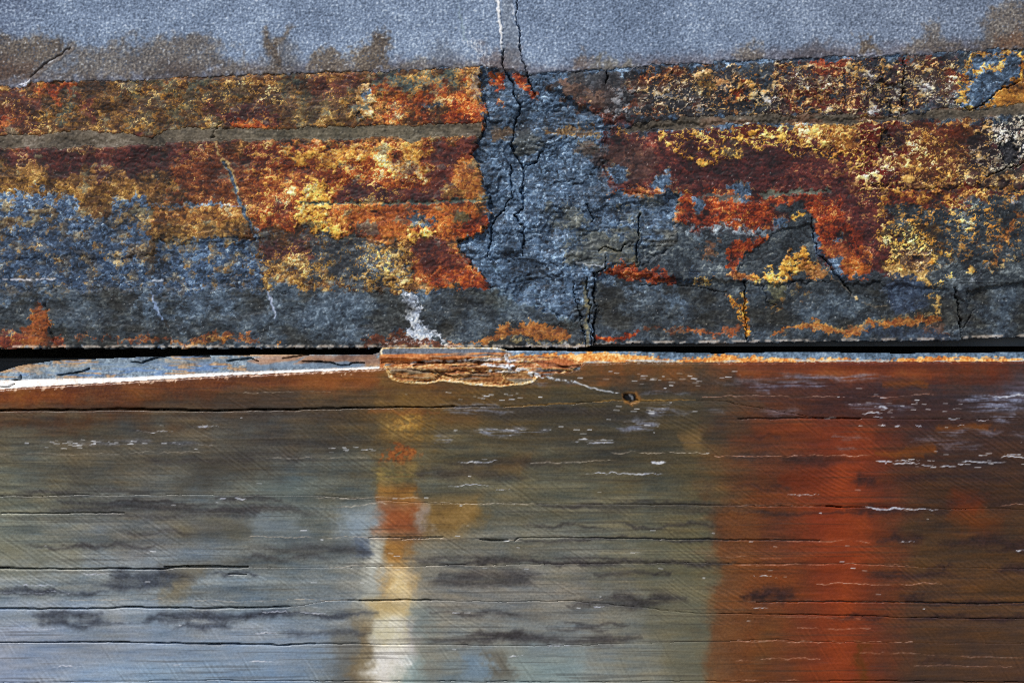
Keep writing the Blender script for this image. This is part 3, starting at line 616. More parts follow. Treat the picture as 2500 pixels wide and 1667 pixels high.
# grey sheet above
G = sm(TE + 1.5, TE - 1.5, Y)
U.put(W, G, GREYT, mix=(.25, .3, .15, .3, .7, .8), off=.02)
U.put(W, G * sm(160, 40, X + .5 * Y + 20 * B['wx']) * .55, ['2c364c', '48546e', '6a7892', '94a4bc'], mix=(0, .2, .1, .3, .7, .8))
U.put(W, G * sm(1500, 2300, X) * .35, ['484c58', '686e7c', '8a90a0', 'b4bac8'], mix=(0, .2, .1, .3, .7, .8))
wf = sm(40, 4, TE - Y - 6 * B['wx'] - 3 * B['vx'])
U.put(W, G * wf * .45, ['33282a', '524448', '6e6062', '94888c'], mix=(0, .3, .3, .7, .6))


def damp(pts, a, cols=DIRT, soft=10, warp=(9, 6)):
    w, m = U.poly(pts, None, a=a, warp=warp, soft=soft * 1.9, dry=True)
    U.put(w, m * G[w] * sm(-2.2, .3, .6 * B['fin'][w] + .8 * B['mic'][w] + .6), cols, mix=(0, .3, .2, .4, .7, .8))


damp([(-300, 90), (150, 92), (185, 112), (150, 140), (80, 200), (-300, 215)], .85)
damp([(-300, 150), (90, 150), (80, 195), (-300, 215)], .6, ['2c1a14', '4a2e24', '66463a'], soft=18)
damp([(110, 200), (180, 125), (270, 120), (350, 98), (430, 92), (520, 112), (560, 140), (640, 150), (700, 185)], .72, soft=14, warp=(14, 8))
damp([(400, 150), (470, 150), (480, 190), (390, 195)], .5, ['2c2220', '4a3c3a'], soft=14)
damp([(640, 72), (655, 70), (664, 105), (690, 88), (706, 62), (716, 66), (705, 95), (682, 118), (674, 150), (680, 182), (664, 184), (662, 140), (648, 108)], .85, soft=5, warp=(4, 3))
damp([(650, 100), (720, 110), (740, 180), (650, 184)], .45, soft=12)
damp([(752, 180), (765, 135), (790, 116), (822, 118), (842, 150), (852, 180)], .85, soft=7)
damp([(850, 180), (855, 125), (900, 108), (915, 82), (938, 80), (950, 110), (940, 150), (950, 178)], .9, soft=7)
damp([(930, 180), (960, 150), (1010, 140), (1060, 160), (1160, 162), (1160, 176)], .6, soft=9)
damp([(1045, 165), (1060, 110), (1090, 95), (1115, 115), (1118, 160)], .5, ['3a3c44', '545862', '747a86'], soft=9)
damp([(1170, 130), (1260, 120), (1285, 185), (1172, 170)], .65, ['4a3a38', '6c5c58', '8c7c78'], soft=10)
damp([(1390, 176), (1402, 145), (1425, 132), (1440, 150), (1445, 176)], .6, ['5a4030', '7c6450', '9a8470'], soft=7)
damp([(1448, 174), (1455, 138), (1480, 135), (1500, 145), (1530, 130), (1545, 170)], .6, ['5a4c38', '7c7058', '9a8c74'], soft=7)
damp([(1580, 165), (1590, 150), (1680, 158), (1740, 160)], .5, ['5a3a2c', '7c5848'], soft=6)
damp([(1780, 160), (1800, 122), (1850, 112), (1880, 150)], .7, soft=8)
damp([(1920, 150), (1945, 108), (2000, 108), (2080, 130), (2090, 145)], .55, ['3c3434', '5a5050', '7c7070'], soft=8)
damp([(2088, 142), (2095, 95), (2112, 86), (2130, 108), (2150, 138)], .9, soft=6)
damp([(2205, 140), (2225, 95), (2265, 100), (2272, 55), (2288, 60), (2300, 95), (2360, 110), (2370, 130)], .7, soft=9)
damp([(2375, 130), (2395, 60), (2420, 15), (2480, 5), (2700, -20), (2800, 130)], .75, soft=10)
damp([(2430, 120), (2445, 90), (2500, 90), (2600, 120)], .6, ['4a281a', '6e4428', '8c6040'], soft=10)
U.line([(172, 116), (110, 160), (78, 188)], 3.5, ['30221c', '3c2c24'], a=.8, h=-4, warp=(2, 1))
U.line([(180, 119), (118, 164), (88, 192)], 6, ['6c5c50', '8a786a'], a=.45, h=2, warp=(2, 1))
U.line([(146, 50), (150, 100)], 3, GREYT, a=.5, off=.2, h=-1)
U.line([(205, 60), (190, 110)], 3, GREYT, a=.6, off=.3)

# white and dark veins running down from the top edge
U.line([(1211, -400), (1213, 0), (1220, 60), (1226, 105), (1228, 122)], [7, 8, 7, 4, 2], WHITE, warp=(2, 1.2), off=.2, h=3)
U.line([(1248, -400), (1250, 10), (1260, 60), (1264, 115)], [6, 6, 4, 3], WHITE, a=.75, warp=(2, 1.5), mot=('fin', -.8, .6), off=-.1)
U.line([(1118, 5), (1128, 60), (1138, 100)], [3, 5, 5], ['6a7c8a', '9ab0bc', 'd0e0e8'], a=.75, warp=(2, 2))
U.poly([(1222, 0), (1248, 0), (1262, 100), (1275, 165), (1240, 165), (1230, 120)], ['5c6068', '787c84', '94989c'], a=.4, warp=(3, 2), soft=3, h=-1)
for p in ([(1135, 100), (1165, 135), (1195, 180)], [(1150, 118), (1180, 130), (1200, 160)], [(1140, 105), (1190, 112), (1205, 130)], [(1180, 160), (1192, 176)]):
    U.line(p, 3, WHITE, a=.7, warp=(5, 4), off=-.05)
U.poly([(46, 212), (58, 206), (70, 204), (76, 194), (78, 202), (66, 212), (58, 216)], ['c0c8f0', 'ffffff'], warp=(1.5, 1), soft=1.5, h=4)
# thin pale lines and scars
U.line([(8, 680), (60, 681), (135, 682)], 4.5, ['c8c8d8', 'ffffff'], a=.95, warp=(1, 1.2), mot=('vx', -1.0, .5))
U.line([(372, 684), (395, 684)], 5, WHITE, warp=(1, 1))
U.line([(524, 345), (533, 370), (548, 395), (557, 418), (570, 447), (580, 478), (590, 500), (604, 530), (614, 565)], [4, 6, 9, 14, 15, 10, 9, 12, 5],
       ['7a5c30', 'c8a868', 'f0e0b0'], a=.85, warp=(3, 2.5), mot=('fin', -1.2, .5))
U.line([(545, 395), (560, 425), (576, 470), (592, 505), (608, 545), (615, 568)], [4, 7, 6, 7, 7, 4], BLUE, warp=(2, 1.5), off=-.05, h=-3)
U.line([(372, 715), (382, 745), (398, 775)], [4, 10, 4], ['6a80a0', '98b0d8', 'd8e4ff'], a=.85, warp=(3, 2))
U.line([(400, 780), (412, 800)], 3, ['201810', '3a2c20'], a=.7)
U.line([(418, 820), (427, 845)], 2, WHITE, a=.5)
U.line([(654, 712), (662, 745), (672, 778)], [4, 6, 3], ['8090b0', 'c0ccec', 'e8eeff'], a=.85, warp=(3, 2))
U.line([(1412, 640), (1440, 645), (1480, 646)], 4, WHITE, a=.7, warp=(3, 2), off=-.1)
U.line([(1515, 541), (1545, 542)], 2.5, WHITE, a=.5, off=-.1)
U.line([(1430, 690), (1432, 760), (1434, 845)], [6, 10, 9], ['4c4838', '807450', 'c8a850'], a=.6, warp=(3, 2), mot=('fin', -.9, .6))
U.line([(2000, 655), (2060, 700), (2085, 725)], 2.5, ['6a5c4c', 'b09878'], a=.6, warp=(2, 1.5))
U.poly([(2086, 724), (2092, 722), (2096, 730), (2089, 731)], CREAM, warp=(1, 1), soft=1.5, h=3)
U.line([(2105, 738), (2140, 750), (2165, 745)], 2, ['a08868', 'c8b090'], a=.6)
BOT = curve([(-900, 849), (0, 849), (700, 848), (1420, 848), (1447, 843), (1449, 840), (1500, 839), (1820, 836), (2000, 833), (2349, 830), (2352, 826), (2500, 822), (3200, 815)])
U.put(W, sm(5, 1.5, np.abs(Y - BOT(X) + 3)) * sm(-.9, .3, B['sml'] + .5 * B['fin']) * .7, ['8a7868', 'c8b8a8', 'ece0d4'])  # light catching the block's lower edge, painted as a pale line
# mica glints on the fresh break, painted as pale specks
gl = sm(1.75, 2.15, B['grn'] + .5 * B['vy'])
cz = sm(200, 20, np.abs(X - 1330 - .1 * (Y - 450))) * sm(200, 260, Y) * sm(700, 600, Y)
U.put(W, gl * cz * .8, ['a8c0d8', 'dceaf8'])
U.put(W, sm(2.0, 2.4, B['mic'] + .4 * B['vx']) * (1 - G) * .5, ['c8c4bc', 'f4f0e8'])
U.put(W, gl * G * .5, ['c0ccdc', 'eef4ff'])

# ---- relief of the upper face (pixels; 1 px = 0.4 mm)
def terrace(z, edge=.12):
    f = np.floor(z)
    return f + sm(1 - edge, 1, z - f)


U.h += .13 * B['sml'] + .12 * B['fin'] + .11 * B['grn'] + .55 * B['mid']
U.h += G * (.04 * B['grn'] + .05 * B['fin'])
U.h += (1 - G) * (.18 * B['hor'] + .2 * B['dia'] + 1.0 * terrace(1.0 * B['smo'] + .4 * B['big'] + .12 * B['vx'], .08))
w_, fm = U.poly(frac, None, warp=(4, 2), soft=2, dry=True)
FR = np.zeros_like(X); FR[w_] = fm
U.h -= 9 * FR * sm(1500, 1300, X)
U.h += FR * (.25 * B['sml'] + 1.0 * B['big'] + .5 * B['mid'] + .2 * B['hof'] + 2.6 * terrace(1.1 * B['smo'] + .6 * B['big'] + .1 * B['vx'], .09))
U.h -= 1.6 * seam_m
U.h += 1.2 * G
for p, dz, so in (([(1449, 664), (1822, 690), (1822, 870), (1449, 870)], -9, 2), ([(1822, 690), (2100, 690), (2300, 700), (2358, 740), (2352, 870), (1822, 870)], -5, 2),
                  ([(2358, 700), (2700, 690), (2700, 870), (2354, 870)], -7, 2), ([(1400, 670), (1412, 720), (1420, 790), (1432, 870), (1449, 870), (1448, 670)], 5, 2),
                  ([(640, 585), (560, 590), (380, 592), (370, 620), (-300, 640), (-300, 720), (640, 700)], -3, 3), ([(370, 505), (590, 500), (610, 575), (380, 590)], 2.5, 2),
                  ([(1560, 500), (1650, 470), (1660, 560), (1560, 640)], -5, 3), ([(1270, 540), (1278, 620), (1240, 610), (1215, 570), (1240, 530)], 6, 2),
                  ([(1255, 330), (1325, 330), (1320, 390), (1282, 405), (1262, 380)], 5, 2), ([(1985, 540), (2010, 630), (2060, 690), (1860, 700), (1800, 680), (1815, 620), (1900, 565)], -4, 2),
                  ([(1330, 200), (1560, 165), (1800, 155), (2200, 140), (2200, 285), (1560, 305), (1400, 250)], 3, 4)):
    U.poly(p, None, warp=(4, 2), soft=so, h=dz)
UPPER_CRACKS = [
    ([(1262, -400), (1263, 0), (1264, 60), (1268, 118), (1281, 160), (1290, 195), (1306, 235)], 3.2),
    ([(1229, 120), (1232, 168), (1250, 205), (1266, 262), (1268, 275), (1250, 318), (1251, 362), (1262, 385), (1279, 407), (1282, 430), (1271, 470), (1279, 490), (1282, 502), (1261, 524), (1273, 560), (1278, 626)], 4.2),
    ([(1246, 400), (1248, 440), (1249, 482), (1230, 510), (1209, 531), (1200, 571), (1192, 625)], 3.6),
    ([(1279, 407), (1310, 395), (1325, 370)], 2.8),
    ([(1448, 664), (1449, 720), (1450, 780), (1452, 852)], 4.5),
    ([(1405, 680), (1406, 730), (1420, 780), (1432, 852)], 2.8),
    ([(1431, 680), (1436, 730), (1441, 790), (1446, 852)], 2.6),
    ([(1563, 520), (1558, 560), (1556, 600), (1556, 640)], 3.6),
    ([(1460, 615), (1480, 605), (1510, 615), (1525, 590)], 3.0),
    ([(1430, 495), (1445, 525), (1447, 540)], 2.8),
    ([(1480, 622), (1479, 655), (1455, 664)], 2.8),
    ([(1817, 688), (1819, 720), (1820, 780), (1825, 840)], 3.4),
    ([(1982, 535), (1985, 570), (2000, 620), (2040, 668), (2080, 718)], 2.6),
    ([(2335, 700), (2340, 760), (2350, 800), (2352, 835)], 3.6),
    ([(2352, 800), (2382, 760)], 2.4),
    ([(2345, 253), (2372, 270), (2400, 255), (2440, 220), (2490, 200)], 3.0),
    ([(2208, 140), (2204, 200), (2203, 260)], 3.0),
    ([(2410, 430), (2445, 415), (2500, 395)], 2.6),
    ([(535, 300), (522, 330), (516, 340)], 2.4),
    ([(1475, 205), (1485, 190), (1480, 178)], 2.6),
    ([(1860, 690), (1875, 735), (1895, 745)], 2.4),
    ([(1560, 700), (1640, 690), (1780, 715)], 1.6),
    ([(108, 740), (118, 790), (140, 848)], 2.4),
]
for p, wd in UPPER_CRACKS:
    U.crack(p, wd * .58, 20 if wd > 2.5 else 9)
U.crack(frac[:17], 2.4, 7, warp=(4, 2))
und = (Y > TE - 6) & (Y < TE + 8)
U.h -= 1.6 * np.exp(-((Y - TE - 2) / 3.2) ** 2) * sm(-.8, .6, B['mid'] + .5 * B['vx'])

# ================================================================== LOWER BLOCK: bedding ledge and sawn face
YL = axis(846, 1700, STEP, 845, 2700)
L = Face(XS, YL, 500, dither=False, flat=.3)
X, Y, B = L.X, L.Y, L.B
gx = [-900, 0, 350, 700, 1050, 1400, 1700, 1850, 2050, 2250, 2500, 3200]
gy = [880, 960, 1050, 1200, 1350, 1450, 1560, 1667, 2000]
grid = [
    [(122, 58, 24), (116, 56, 26), (110, 60, 28), (122, 74, 34), (122, 76, 36), (122, 74, 36), (118, 58, 30), (118, 52, 26), (105, 48, 27), (97, 44, 24)],
    [(98, 55, 28), (85, 57, 37), (83, 64, 44), (103, 75, 40), (80, 68, 44), (70, 61, 46), (70, 43, 36), (66, 38, 34), (66, 46, 45), (70, 57, 57)],
    [(92, 83, 66), (88, 80, 67), (77, 70, 61), (92, 78, 50), (72, 65, 52), (70, 61, 44), (90, 51, 31), (98, 46, 28), (64, 38, 33), (62, 43, 38)],
    [(108, 110, 96), (100, 99, 92), (96, 102, 98), (102, 99, 82), (95, 92, 74), (92, 82, 58), (102, 56, 30), (116, 50, 26), (70, 45, 29), (66, 44, 32)],
    [(128, 130, 116), (118, 122, 126), (118, 124, 122), (126, 124, 114), (112, 111, 100), (106, 102, 78), (106, 58, 32), (122, 54, 24), (80, 57, 36), (80, 54, 31)],
    [(142, 152, 158), (136, 147, 154), (130, 141, 147), (138, 136, 130), (124, 122, 116), (112, 108, 88), (114, 62, 28), (118, 54, 26), (82, 54, 35), (88, 59, 33)],
    [(150, 160, 178), (148, 160, 176), (142, 154, 168), (136, 138, 132), (132, 134, 130), (114, 112, 96), (106, 66, 36), (112, 52, 30), (80, 54, 37), (80, 56, 39)],
    [(158, 168, 188), (142, 166, 190), (126, 146, 168), (128, 138, 138), (144, 152, 150), (112, 110, 96), (108, 62, 30), (114, 54, 28), (76, 53, 38), (78, 53, 39)],
]
T = np.array([[r[0]] + r + [r[-1]] for r in grid + grid[-1:]], F) / 255
B['hst'] = fbm(X, Y, 420, 7, 3, 611)
qx = X + 14 * B['wx'] + 4 * B['hor']; qy = Y + 14 * B['wy'] + 16 * B['hob']
fx = np.interp(qx, gx, np.arange(len(gx))); fy = np.interp(qy, gy, np.arange(len(gy)))
ix = np.clip(fx.astype(int), 0, len(gx) - 2); iy = np.clip(fy.astype(int), 0, len(gy) - 2)
ux = (fx - ix)[..., None].astype(F); uy = (fy - iy)[..., None].astype(F)
L.col = (T[iy, ix] * (1 - ux) + T[iy, ix + 1] * ux) * (1 - uy) + (T[iy + 1, ix] * (1 - ux) + T[iy + 1, ix + 1] * ux) * uy
# layers of the stone
v = 1 + .07 * B['hob'] + .035 * B['hor'] + .025 * B['hof'] + .03 * B['grn'] + .03 * B['mic']
v = 1 + (v - 1) * (1 - .5 * sm(1450, 1600, Y))
L.col *= np.clip(v, .5, 1.5)[..., None]
warm = (.012 * B['hor'] + .012 * B['mid'])
L.col += np.stack([warm, warm * .35, -warm * .5], -1)
S = lambda *a, **k: L.poly(*a, **{**dict(warp=(9, 3), soft=12, mix=(0, .7, .3, .1, .12, .12)), **k, 'soft': k.get('soft', 12) * (1.9 if k.get('soft', 12) >= 8 else 1)})

arris = curve([(-900, 985), (0, 950), (100, 943), (306, 931), (500, 919), (700, 910), (940, 899), (1100, 890), (1420, 886), (1550, 883), (1800, 884), (2000, 883), (2500, 882), (3200, 884)])
AR = arris(X) + .8 * B['vy']
# broad stains
S([(-300, 955), (300, 935), (900, 905), (930, 930), (400, 965), (200, 985), (-300, 990)], ['5a2410', '82421a', '9a5420'], a=.6, mix=(0, .4, .3, .3, .2))
S([(-300, 960), (200, 950), (180, 985), (-300, 990)], ['6a2c10', '9a5018', 'a06c20'], a=.5)
S([(500, 965), (700, 955), (760, 985), (700, 1005), (480, 995)], ['33241c', '4a3426'], a=.5)
S([(930, 905), (1060, 950), (1080, 985), (1000, 1000), (930, 985)], ['6a4a24', '8c6830', '9c7038'], a=.6)
S([(930, 1000), (1055, 1005), (1050, 1050), (1020, 1080), (1005, 1190), (935, 1200), (945, 1100), (915, 1080)], ['5a3c18', '7c5826', '9c7434', 'b08c48'], a=.55, soft=20, warp=(16, 5))
S([(965, 1010), (1030, 1010), (1020, 1060), (965, 1050)], ['3c2c18', '8a5a24', 'c08c3c', 'e0b458'], a=.75, warp=(6, 5), mix=(0, .2, .3, .5, .5, .4), mot=('fin', -.3, .6))
S([(955, 1080), (1000, 1085), (1005, 1120), (1030, 1115), (960, 1130), (950, 1110)], ['5a2a14', '9a4e1e', 'c07030'], a=.8, warp=(12, 6), soft=7, mix=(0, .2, .3, .5, .5, .4), mot=('fin', -.8, .6))
S([(920, 1140), (1010, 1145), (1000, 1180), (920, 1180)], ['3c3c30', '66603c', 'a88c48'], a=.7, warp=(9, 5), mot=('hof', -.4, .7))
S([(940, 1185), (1010, 1185), (1025, 1235), (930, 1235)], ['7a4a1c', 'a8702c', 'b88038'], a=.8, soft=8)
S([(1060, 1005), (1180, 1010), (1150, 1040), (1080, 1040)], ['5c3c1c', '80582a'], a=.6)
S([(1080, 1160), (1270, 1150), (1300, 1110), (1200, 1130)], ['5a3a1a', '7c5024'], a=.45)
S([(700, 915), (935, 902), (935, 945), (820, 960), (700, 945)], ['6a3416', '94511f', 'a8642c'], a=.55)
S([(1000, 1010), (1070, 1020), (1060, 1060), (1010, 1070)], ['6a4a1e', 'a0742c'], a=.5, mot=('fin', -.4, .7))
S([(900, 1000), (1060, 1002), (1050, 1012), (900, 1010)], ['7a401c', '9c5c28'], a=.5, soft=5)
S([(880, 1240), (1070, 1240), (1060, 1690), (840, 1690), (870, 1460)], ['8a7c64', 'a09478'], a=.35, soft=28)
# streak below the pale hairline at 1232
S([(1000, 1225), (1170, 1215), (1180, 1270), (1120, 1310), (1030, 1310)], ['6a4a22', '946c30', 'a88044'], a=.75, soft=16)
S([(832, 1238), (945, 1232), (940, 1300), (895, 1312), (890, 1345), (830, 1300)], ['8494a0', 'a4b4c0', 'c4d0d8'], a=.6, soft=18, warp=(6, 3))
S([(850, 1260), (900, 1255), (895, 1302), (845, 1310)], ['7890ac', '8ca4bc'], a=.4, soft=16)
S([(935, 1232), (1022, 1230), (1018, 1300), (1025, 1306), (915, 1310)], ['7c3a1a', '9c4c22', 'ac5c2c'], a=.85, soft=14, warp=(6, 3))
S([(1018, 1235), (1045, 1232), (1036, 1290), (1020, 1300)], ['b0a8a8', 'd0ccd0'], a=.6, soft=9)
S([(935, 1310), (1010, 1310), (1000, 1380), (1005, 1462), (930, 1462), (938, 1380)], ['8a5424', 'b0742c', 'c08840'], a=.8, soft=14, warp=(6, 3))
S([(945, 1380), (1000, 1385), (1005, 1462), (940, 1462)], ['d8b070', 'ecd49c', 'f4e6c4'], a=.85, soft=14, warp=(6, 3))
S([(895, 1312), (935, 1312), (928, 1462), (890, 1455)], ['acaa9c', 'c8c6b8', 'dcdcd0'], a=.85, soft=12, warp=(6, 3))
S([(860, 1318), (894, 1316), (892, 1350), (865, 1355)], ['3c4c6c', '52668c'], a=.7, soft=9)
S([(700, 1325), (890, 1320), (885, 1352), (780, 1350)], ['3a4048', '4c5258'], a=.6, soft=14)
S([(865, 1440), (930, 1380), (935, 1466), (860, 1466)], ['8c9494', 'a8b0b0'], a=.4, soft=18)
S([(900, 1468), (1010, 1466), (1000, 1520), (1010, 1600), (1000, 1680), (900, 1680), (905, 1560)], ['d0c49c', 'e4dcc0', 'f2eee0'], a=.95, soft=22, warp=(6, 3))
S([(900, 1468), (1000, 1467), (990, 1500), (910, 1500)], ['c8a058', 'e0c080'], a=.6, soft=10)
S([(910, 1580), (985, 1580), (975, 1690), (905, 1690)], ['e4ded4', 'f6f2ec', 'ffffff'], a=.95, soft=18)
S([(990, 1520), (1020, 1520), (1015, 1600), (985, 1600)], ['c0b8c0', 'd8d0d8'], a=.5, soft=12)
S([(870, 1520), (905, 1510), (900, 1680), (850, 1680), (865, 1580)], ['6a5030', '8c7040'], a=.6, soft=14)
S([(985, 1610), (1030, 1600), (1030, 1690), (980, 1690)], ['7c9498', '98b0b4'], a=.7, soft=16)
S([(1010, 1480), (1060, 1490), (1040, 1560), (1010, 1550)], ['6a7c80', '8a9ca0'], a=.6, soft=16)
S([(820, 1540), (870, 1530), (850, 1690), (800, 1690)], ['5c5850', '706a5c'], a=.6, soft=18)
S([(1140, 1590), (1190, 1585), (1205, 1660), (1130, 1660)], ['6a8298', '88a0b4'], a=.75, soft=12)
S([(1200, 1590), (1242, 1590), (1242, 1660), (1205, 1660)], ['5c554a', '6c6456'], a=.75, soft=8)
S([(1245, 1600), (1400, 1600), (1420, 1680), (1250, 1680)], ['7a9090', '8ca4a4'], a=.5, soft=24)
# pale patches on the left
S([(590, 1180), (680, 1170), (780, 1190), (760, 1215), (620, 1215)], ['66726e', '7c8884'], a=.6, soft=14)
S([(585, 1270), (640, 1260), (720, 1275), (740, 1300), (620, 1310)], ['7a8690', '96a2a8'], a=.65, soft=14)
S([(380, 1270), (590, 1265), (600, 1300), (450, 1305)], ['5c4c38', '70603c'], a=.5, soft=18)
S([(440, 1200), (640, 1150), (650, 1110), (600, 1090), (480, 1110)], ['3c362e', '4a443a'], a=.6, soft=16)
S([(160, 1140), (200, 1140), (200, 1190), (170, 1190)], ['3c3a36', '4a4640'], a=.5, soft=14)
S([(0, 1330), (180, 1330), (200, 1385), (0, 1388)], ['6e6850', '847e62'], a=.4, soft=18)
S([(400, 1385), (500, 1380), (470, 1420), (440, 1460), (410, 1470)], ['7a6440', '8a7854'], a=.6, soft=14)
# red-orange flow on the right
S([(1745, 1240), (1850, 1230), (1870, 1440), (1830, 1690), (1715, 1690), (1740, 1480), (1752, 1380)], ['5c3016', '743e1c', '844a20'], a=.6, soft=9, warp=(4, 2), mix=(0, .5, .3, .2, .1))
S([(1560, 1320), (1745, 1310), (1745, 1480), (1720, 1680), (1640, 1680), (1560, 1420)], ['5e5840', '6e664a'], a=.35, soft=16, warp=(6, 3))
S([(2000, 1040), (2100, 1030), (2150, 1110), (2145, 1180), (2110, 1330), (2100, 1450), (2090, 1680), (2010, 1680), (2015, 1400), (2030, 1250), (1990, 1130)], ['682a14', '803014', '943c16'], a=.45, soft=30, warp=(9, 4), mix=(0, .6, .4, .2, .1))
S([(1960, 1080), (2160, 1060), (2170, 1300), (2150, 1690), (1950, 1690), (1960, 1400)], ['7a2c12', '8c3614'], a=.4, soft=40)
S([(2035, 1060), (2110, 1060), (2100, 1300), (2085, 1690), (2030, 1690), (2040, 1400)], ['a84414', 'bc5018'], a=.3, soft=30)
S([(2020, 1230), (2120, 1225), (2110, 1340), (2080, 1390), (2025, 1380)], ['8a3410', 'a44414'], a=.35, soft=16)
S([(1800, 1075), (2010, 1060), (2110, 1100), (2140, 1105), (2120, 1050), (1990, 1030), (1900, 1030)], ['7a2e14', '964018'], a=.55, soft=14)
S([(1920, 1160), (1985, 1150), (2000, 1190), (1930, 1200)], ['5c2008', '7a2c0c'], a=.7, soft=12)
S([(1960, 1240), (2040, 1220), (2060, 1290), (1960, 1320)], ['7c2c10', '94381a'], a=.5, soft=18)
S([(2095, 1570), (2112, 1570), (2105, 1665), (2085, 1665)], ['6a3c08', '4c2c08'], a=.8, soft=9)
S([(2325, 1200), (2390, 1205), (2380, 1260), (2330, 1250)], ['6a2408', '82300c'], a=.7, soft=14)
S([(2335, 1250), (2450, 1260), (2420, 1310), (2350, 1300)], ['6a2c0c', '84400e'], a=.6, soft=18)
S([(2060, 1000), (2300, 985), (2320, 1005), (2060, 1012)], ['50302c', '3c2426'], a=.5)
for p in ([(1800, 905), (2130, 900), (2300, 905), (2280, 925), (1820, 925)],):
    S(p, ['7a3818', 'a04c1c', 'b0642a'], a=.6, soft=8)
S([(1720, 985), (1850, 960), (1850, 1000), (1740, 1010)], ['4c4030', '5c4c34'], a=.4)
S([(1670, 1060), (1720, 1058), (1712, 1100), (1675, 1095)], ['7a5c34', '8c6c40'], a=.7, soft=8)
S([(2440, 930), (2560, 925), (2560, 1000), (2440, 990)], ['5c5468', '6c6880'], a=.5, mot=('hor', -.2, .8))
for x0, x1, y in ((2140, 2250, 1108), (2160, 2270, 938), (2290, 2420, 1045), (2200, 2280, 1095)):
    S([(x0, y - 5), (x1, y - 7), (x1, y + 7), (x0, y + 6)], ['7a3a10', '94500f'], a=.7, soft=7)

# dark slaty lenses: (x0, x1, y, half height, strength)
for x0, x1, y, r, a in ((120, 700, 1240, 9, .75), (150, 520, 1226, 5, .8), (230, 620, 1258, 7, .5), (30, 380, 1198, 6, .5), (0, 250, 1205, 5, .5), (520, 680, 1217, 6, .85),
                        (500, 760, 1246, 8, .6), (60, 240, 1335, 4, .6), (150, 400, 1332, 5, .7), (300, 500, 1300, 5, .5), (255, 470, 1407, 17, .85), (230, 420, 1430, 9, .8),
                        (0, 140, 1440, 9, .85), (0, 260, 1447, 7, .7), (520, 630, 1403, 4, .8), (95, 250, 1500, 8, .85), (110, 300, 1520, 9, .85), (360, 700, 1503, 9, .85),
                        (430, 560, 1528, 9, .85), (560, 920, 1500, 6, .85), (690, 910, 1545, 7, .6), (400, 540, 1505, 7, .6), (340, 440, 1512, 6, .6), (600, 800, 1362, 7, .6), (620, 890, 1340, 9, .5),
                        (1000, 1300, 1362, 6, .6), (1030, 1500, 1372, 5, .8), (1300, 1800, 1373, 6, .9), (1350, 1560, 1362, 4, .6), (1080, 1320, 1405, 16, .75), (1040, 1300, 1425, 9, .6),
                        (1480, 1665, 1462, 12, .9), (1390, 1600, 1475, 10, .7), (1450, 1640, 1400, 5, .6), (1590, 1650, 1400, 4, .7), (1060, 1280, 1497, 6, .7), (1050, 1560, 1560, 11, .85),
                        (1140, 1300, 1550, 8, .85), (1380, 1540, 1523, 4, .7), (1350, 1480, 1535, 5, .6), (1280, 1480, 1283, 4, .7), (1500, 1780, 1281, 4, .75), (1250, 1800, 1316, 4, .8),
                        (1300, 1900, 1231, 5, .7), (1400, 1760, 1240, 7, .5), (1100, 1500, 1000, 10, .5), (1150, 1650, 1010, 12, .55), (1480, 1700, 955, 10, .55), (1500, 1820, 935, 12, .45),
                        (560, 900, 1010, 14, .4), (600, 920, 1080, 14, .4), (520, 760, 1115, 16, .5), (350, 560, 1125, 7, .5), (1080, 1400, 1130, 8, .5), (1010, 1300, 1160, 8, .5), (1000, 1150, 1150, 12, .5),
                        (2080, 2150, 1172, 13, .8), (2080, 2180, 1245, 11, .85), (2160, 2330, 1246, 8, .6), (2300, 2500, 1225, 14, .5), (2150, 2250, 1316, 8, .85), (2300, 2560, 1322, 12, .85), (2420, 2560, 1340, 8, .8),
                        (2270, 2330, 1384, 6, .7), (2420, 2560, 1390, 12, .85), (2120, 2330, 1405, 9, .75), (1840, 1935, 1448, 16, .9), (1810, 1880, 1452, 7, .8), (2190, 2250, 1460, 10, .7), (2230, 2560, 1471, 6, .85),
                        (2220, 2560, 1508, 6, .9), (2030, 2160, 1505, 7, .7), (1800, 2100, 1253, 4, .6), (1780, 2050, 1117, 9, .6), (1900, 2090, 1125, 12, .5), (2150, 2420, 1030, 12, .45), (2130, 2420, 985, 8, .5),
                        (1840, 2150, 1012, 8, .5), (1820, 1900, 1065, 5, .5), (1800, 1930, 1190, 6, .5), (2200, 2330, 1162, 8, .4), (2250, 2320, 1612, 9, .5), (1640, 2000, 1250, 6, .4), (0, 260, 990, 10, .3),
                        (2130, 2560, 1165, 8, .35), (1700, 2000, 925, 8, .4)):
    d = ['201c1c', '302c30', '403a3c'] if x0 < 1800 else ['1e1416', '2c1c20', '3c282c']
    if x0 < 700 and y > 1380:
        d = ['1e2028', '2e323e', '424858']
    n = 7
    xsn = np.linspace(x0, x1, n)
    L.line([(float(x), y + 5 * math.sin(i * 1.7 + x0)) for i, x in enumerate(xsn)], [0] + [2 * r * (.7 + .3 * math.sin(i * 2.3 + y)) for i in range(1, n - 1)] + [0], d,
           a=a * .92, soft=r * 1.0 + 1, warp=(9, 2), mot=('hof', -1.8, 1.3))

L.put(W, sm(.9, 1.7, B['hst'] + .5 * B['hob']) * .28, ['2a2623', '3a3430'] , mix=(0, .5, .3, .2, .2, .2))
